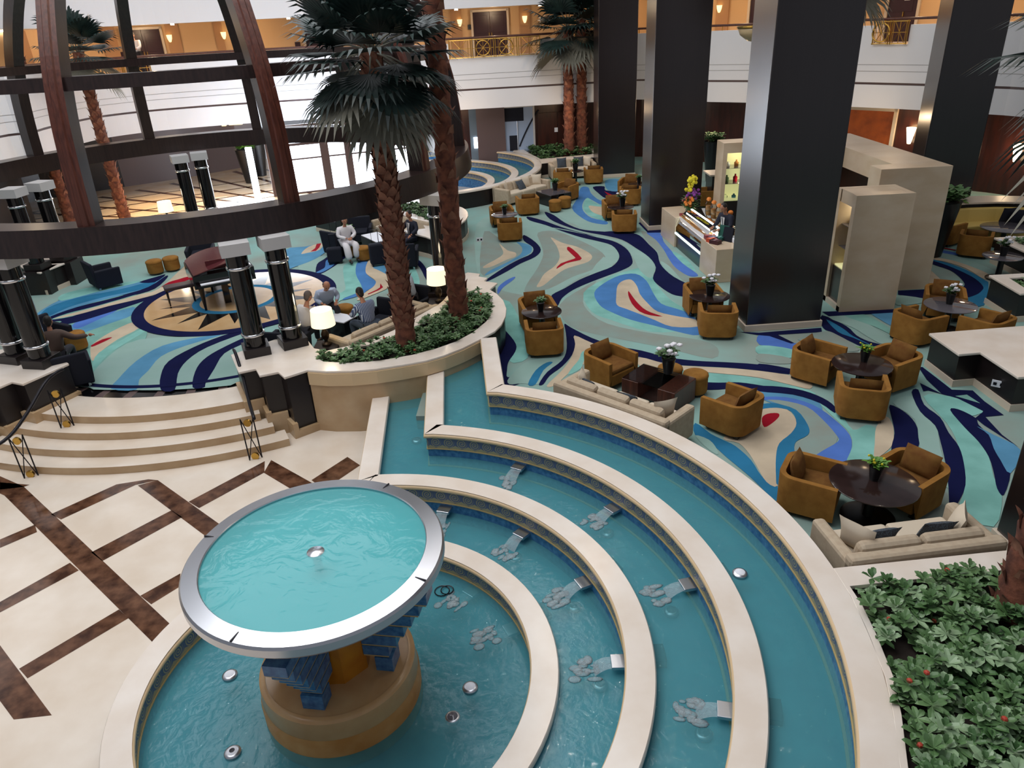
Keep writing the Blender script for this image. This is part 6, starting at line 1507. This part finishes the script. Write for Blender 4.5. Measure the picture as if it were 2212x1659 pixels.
mb = MB(); mb.box((xm, DP/2, .435), (lx, DP, .05)); mb.build('lit_deck', mat('lit_display_deck', (236, 244, 240), .4, emit=(222, 250, 244), estr=1.0), t)
mb = MB(); mb.box((xm, DP*.62, .70), (lx, DP*.6, .02)); mb.build('glass_shelf', mat('lit_glass_shelf', (210, 235, 228), .2, emit=(205, 245, 235), estr=.5), t)
mb = MB(); mb.box((xm, DP-.03, .75), (lx, .03, .62)); mb.build('back_panel', 'kiosk_stone', t)
mb = MB(); mb.box((xm, DP*.5, 1.09), (lx, .05, .04)); mb.build('light_tube', mat('cool_light_tube', (240, 255, 250), .4, emit=(235, 255, 250), estr=6), t)
gm_ = MB(); pr = [(0.02, .46), (.02, .62), (.10, .86), (.28, 1.05), (.50, 1.11), (.92, 1.11)]
vs = [(x, y, z) for x in (x0+.01, x1-.01) for y, z in pr]; n = len(pr); gm_.add(vs, [(i, i+1, n+i+1, n+i) for i in range(n-1)]); gm_.build('curved_glass', 'glass', t, smooth=True)
def kloc(x, y, z): c, s = cos(ka), sin(ka); return (4.95+c*x-s*y, 22.81+s*x+c*y, ZC+z)
lt = area('display_light', kloc(xm, .40, 1.05), 2.0, 16, (.86, 1.0, .97), rot=(0, 0, ka), size_y=.3)
random.seed(5)
names = [('cream_cake', 'cream'), ('chocolate_cake', 'choc'), ('golden_pastry', 'pastry')]; k = 0
for row, (yy, zz) in enumerate(((.28, .465), (.52, .715), (.74, .715))):
    for i in range(8):
        x = x0+.18+i*.27; nm, mm_ = names[(i*2+row) % 3]; p = kloc(x, yy, zz); q = empty(nm, p, ka, f"{['cream topped cake', 'dark chocolate cake', 'golden pastry'][(i*2+row) % 3]} in the glass display, {['front', 'middle', 'back'][row]} row", 'cake', 'pastries in the glass display')
        mb = MB(); mb.lathe([(0, 0), (.095, 0), (.105, .012), (0, .012)], 14); mb.build('plate', 'paper', q)
        mb = MB()
        if (i+row) % 2: mb.box((0, 0, .045), (.12, .10, .065))
        else: mb.lathe([(0, .012), (.06, .012), (.062, .06), (.04, .085), (0, .09)], 12)
        mb.build('cake', mm_, q)
        mb = MB(); mb.sphere((0, 0, .10), .02, 7, 5); mb.build('topping', ['red_flower', 'cream', 'choc'][i % 3], q)
for i in range(5):
    p = kloc(1.75+i*.42, DP-.10, 1.12); q = empty('glass_jar', p, 0, ['glass jar with orange lid on the display top, farthest of five', 'glass jar with orange lid on the display top, second farthest', 'glass jar with orange lid on the display top, middle one of five', 'glass jar with orange lid on the display top, second nearest', 'glass jar with orange lid on the display top, nearest of five'][i], 'jar', 'orange lidded jars on the pastry display')
    mb = MB(); mb.lathe([(0, 0), (.085, 0), (.09, .2), (.06, .25), (.06, .27)], 16); mb.build('jar_glass', 'glass', q, smooth=True)
    mb = MB(); mb.lathe([(0, .01), (.075, .01), (.078, .14), (0, .15)], 14); mb.build('cookies', 'pastry', q)
    mb = MB(); mb.sphere((0, 0, .32), (.07, .07, .06), 10, 7); mb.build('orange_lid', 'orange', q)
# flower arrangement
p = kloc(1.05, .55, H1); q = empty('flower_arrangement', p, 0, 'tall arrangement of yellow, purple and orange flowers on the far end of the counter', 'flowers')
mb = MB(); mb.lathe([(0, 0), (.11, 0), (.14, .12), (.10, .22), (.09, .22)], 16); mb.build('vase', 'leaf_far', q, smooth=True)
random.seed(9)
def blob(nm, m, c, r, n, s):
    mb = MB()
    for i in range(n):
        a = random.random()*6.28; b = random.uniform(-1, 1); rr = r*random.random()**.4; mb.sphere((c[0]+rr*cos(a)*(1-b*b)**.5, c[1]+rr*sin(a)*(1-b*b)**.5, c[2]+rr*b*1.1), s, 6, 4)
    mb.build(nm, m, q)
mb = MB()
for i in range(34): a = random.random()*6.28; leafset(mb, (.12*cos(a), .12*sin(a), random.uniform(.15, .5)), 3, .22, .07, .5)
mb.build('foliage', 'leaf', q)
blob('yellow_flowers', 'yellow_flower', (.02, 0, .98), .13, 26, .05); blob('yellow_flowers', 'yellow_flower', (-.08, -.03, .76), .11, 14, .05); blob('purple_flowers', 'purple_flower', (.06, 0, .58), .19, 26, .05); blob('orange_flowers', 'orange', (-.05, -.1, .38), .14, 14, .055); blob('pink_flowers', mat('pink_petal', (206, 120, 120), .6), (-.12, .05, .42), .1, 8, .045)
mb = MB(); p = kloc(1.22, .30, H1); mb.box((0, 0, .03), (.22, .16, .06)); mb.build('red_box', mat('dark_red_box', (120, 28, 36), .5), label='small dark red box under the flower arrangement', cat='box', loc=p)
# things on the near block
for i, (x, y, c, sx) in enumerate(((3.82, .14, (120, 34, 40), .20), (4.02, .20, (60, 40, 80), .22), (4.12, .12, (190, 70, 34), .22), (4.30, .16, (66, 24, 32), .26), (4.06, .36, (40, 90, 84), .18))):
    mb = MB(); mb.box((0, 0, .05), (sx, .18, .10)); mb.box((0, 0, .103), (sx*.3, .185, .008), 0, 1); mb.build('gift_box', [mat('gift_box_%d' % i, c, .5), mat('gift_ribbon_%d' % i, tuple(min(255, v+60) for v in c), .5)], label=['dark red gift box on the near counter block, farthest left', 'purple gift box on the near counter block', 'orange red gift box on the near counter block', 'maroon gift box at the near corner of the counter block', 'teal gift box behind the others on the counter block'][i], cat='gift box', group='gift boxes on the counter block', loc=kloc(x, y, H1)).rotation_euler.z = ka+.2*i
for i, (x, y, m_, lb) in enumerate(((3.98, .46, mat('green_card', (28, 86, 74), .5), 'green standing menu card on the counter block'), (4.18, .50, M['charcoal'], 'black standing menu card on the counter block'))):
    mb = MB(); mb.box((0, 0, .19), (.30, .03, .36)); mb.box((0, .06, .01), (.30, .12, .02)); o = mb.build('menu_stand', m_, label=lb, cat='menu card', loc=kloc(x, y, H1)); o.rotation_euler = (R(-12), 0, ka+R(30))
p = kloc(4.25, .74, H1); q = empty('card_terminal', p, ka, 'pale cash register behind the menu cards', 'cash register'); mb = MB(); mb.box((0, 0, .06), (.34, .28, .12)); mb.build('body', 'paper', q, bevel=.02); mb = MB(); mb.box((.0, .05, .20), (.30, .04, .2)); mb.build('screen', 'charcoal', q, bevel=.01)
# display tower
def tower(c, w, d, h, label, z0n, mirror=1, rz=0):
    q = empty('display_tower', (c[0], c[1], ZC), rz, label, 'display case')
    mb = MB(); mb.box((-w/2+.06, 0, h/2), (.12, d, h)); mb.box((w/2-.06, 0, h/2), (.12, d, h)); mb.box((0, 0, h-.14), (w-.24, d, .28)); mb.box((0, d/2-.03, (h+z0n)/2-.1), (w-.24, .05, h-z0n-.2)); mb.build('marble_frame', 'kiosk_stone', q)
    mb = MB(); mb.box((0, .02, z0n/2), (w-.24, d-.08, z0n)); mb.build('dark_base', 'column', q)
    mb = MB(); mb.box((0, -.02, z0n+.02), (w-.25, d-.1, .03)); mb.box((0, d/2-.07, (z0n+h-.28)/2), (w-.26, .015, h-.30-z0n), 0, 0); mb.build('lit_back', mat('lit_niche', (226, 220, 170), .5, emit=(226, 222, 160), estr=.55), q)
    for zz in (z0n+(h-.28-z0n)*.36, z0n+(h-.28-z0n)*.68): mb = MB(); mb.box((0, -.02, zz), (w-.26, d-.14, .012)); mb.build('glass_shelf', 'tableglass', q)
    mb = MB(); mb.box((0, -d/2+.02, (z0n+h-.28)/2), (w-.25, .008, h-.28-z0n)); mb.build('glass_front', 'glass', q)
    return q
HT = 2.90
tw = tower((7.0, 21.9), 1.25, .7, HT, 'lit glass display tower in a marble frame behind the pastry counter', 1.25)
random.seed(12)
bl = ['clear bottle', 'amber bottle', 'green jar', 'blue jar', 'pale carafe', 'dark red tin']
bm_ = ['glass', 'pastry', 'leaf_far', 'c_sky', 'paper', 'c_red']
nb = 0
for s, zz in enumerate((1.27+ZC, 1.25+.36*1.37+.01+ZC, 1.25+.68*1.37+.01+ZC)):
    for i in range(4):
        x = 6.62+i*.25; k = (i*3+s*2) % 6; h = random.uniform(.14, .26) if s else .13
        mb = MB(); mb.lathe([(0, 0), (.06, 0), (.065, h*.6), (.025, h*.78), (.025, h), (0, h)], 12); mb.build('shop_bottle', bm_[k], smooth=True, label=f"{bl[k]} on the {['bottom', 'middle', 'top'][s]} shelf of the lit display tower, {['leftmost', 'second from left', 'third from left', 'rightmost'][i]}", cat='bottle', group='bottles and jars in the display tower', loc=(x, 21.86, zz)); nb += 1
point('tower_light', (7.0, 21.75, ZC+2.55), 7, (1, .93, .66), .1); point('tower_light', (7.0, 21.7, ZC+1.8), 4, (1, .93, .66), .1)
# marble walls right of the column
q = empty('kiosk_wall', (0, 0, ZC), 0, 'low marble kiosk block with a lit side niche right of the widest column', 'display case')
mb = MB(); mb.box((8.14, 15.61, 1.315), (1.26, .16, 2.63)); mb.box((8.14, 16.37, 1.315), (1.26, .16, 2.63)); mb.box((8.70, 15.99, 1.315), (.13, .60, 2.628)); mb.box((8.08, 15.99, 2.618), (1.10, .60, .02)); mb.box((8.08, 15.99, 2.48), (1.10, .57, .26)); mb.build('marble_shell', 'kiosk_stone', q)
mb = MB(); mb.box((8.10, 15.99, .45), (1.06, .58, .90)); mb.build('dark_base', 'column', q)
mb = MB(); mb.box((8.60, 15.99, 1.64), (.03, .58, 1.45)); mb.box((8.1, 15.99, .915), (1.0, .58, .03)); mb.build('lit_back', 'lit_niche' if 'lit_niche' in M else bpy.data.materials['lit_niche'], q)
for zz in (1.35, 1.85): mb = MB(); mb.box((8.1, 15.99, zz), (.95, .58, .012)); mb.build('glass_shelf', 'tableglass', q)
mb = MB(); mb.box((7.55, 15.99, .06), (.08, .9, .12)); mb.build('skirting', 'skirting', q)
for s, zz in enumerate((.93, 1.357, 1.857)):
    for i in range(3):
        mb = MB(); h = .2; mb.lathe([(0, 0), (.06, 0), (.07, h*.5), (.02, h*.75), (.02, h), (0, h)], 12); mb.build('shop_bottle', ['paper', 'leaf_bright', 'glass'][(i+s) % 3], smooth=True, label=f"{['white', 'green', 'clear'][(i+s) % 3]} bottle on the {['bottom', 'middle', 'top'][s]} shelf of the marble block's side niche, {['front', 'middle', 'back'][i]}", cat='bottle', group='bottles in the side niche', loc=(7.85, 15.8+i*.19, ZC+zz))
point('niche_light', (8.0, 15.99, ZC+2.2), 5, (1, .95, .7), .1)
q = empty('kiosk_arch', (0, 0, ZC), 0, 'tall marble kiosk wall with a long lintel right of the widest column', 'wall block')
mb = MB(); mb.box((9.37, 17.02, 1.455), (1.62, .55, 2.91)); mb.build('front_pier', 'kiosk_stone', q, bevel=.008)
mb = MB(); mb.box((9.62, 19.4, 2.66), (1.1, 4.25, .50)); mb.build('lintel', 'kiosk_stone', q)
mb = MB(); mb.box((9.62, 21.8, 1.455), (1.1, .55, 2.91)); mb.build('rear_pier', 'kiosk_stone', q)
mb = MB(); mb.box((9.8, 19.4, 1.2), (.08, 4.2, 2.4)); mb.build('rear_panel', 'walnut', q)
mb = MB(); mb.box((7.9, 19.6, .5), (.9, 2.4, 1.0)); mb.box((7.9, 19.6, 1.02), (1.0, 2.5, .05), 0, 1); mb.build('back_counter', ['blackpanel', 'kiosk_stone'], label='dark rear counter with pale top inside the kiosk', cat='counter', loc=(0, 0, ZC))
mb = MB(); mb.box((9.0, 26.5, .55), (3.2, .8, 1.1)); mb.box((9.0, 26.5, 1.12), (3.4, .95, .05), 0, 1); mb.build('service_counter', ['blackpanel', 'skirting'], label='dark service counter with pale stone top between the two columns at the back', cat='counter', loc=(0, 0, ZC))
mb = MB(); mb.lathe([(0, 0), (.2, 0), (.42, .22), (.40, .22), (.2, .03), (0, .03)], 24); mb.build('wooden_bowl', 'pastry', label='wide golden wooden bowl on the service counter behind the counter flowers', cat='bowl', loc=(8.6, 26.45, ZC+1.145))
c = at(1632, 66, 6.6); v = Vector((c.x, c.y, c.z-CZ)); f = 23.0/v.y; v = v*f; pz = CZ+v.z
q = empty('pendant_lamp', (v.x, v.y, pz), 0, 'gilded glass bowl lamp hanging left of the widest column top', 'pendant lamp')
mb = MB(); mb.lathe([(0, -.30), (.2, -.26), (.42, -.10), (.5, .1), (.48, .1)], 24); mb.build('glass_bowl', mat('gilded_glass', (186, 164, 128), .3), q, smooth=True)
mb = MB(); mb.lathe([(.5, .07), (.53, .1), (.5, .13), (.47, .1), (.5, .07)], 24); mb.build('rim', 'brass', q)
mb = MB(); mb.tube([(0, 0, .0), (0, 0, 4.5)], .015, 6); mb.build('rod', 'brass', q)
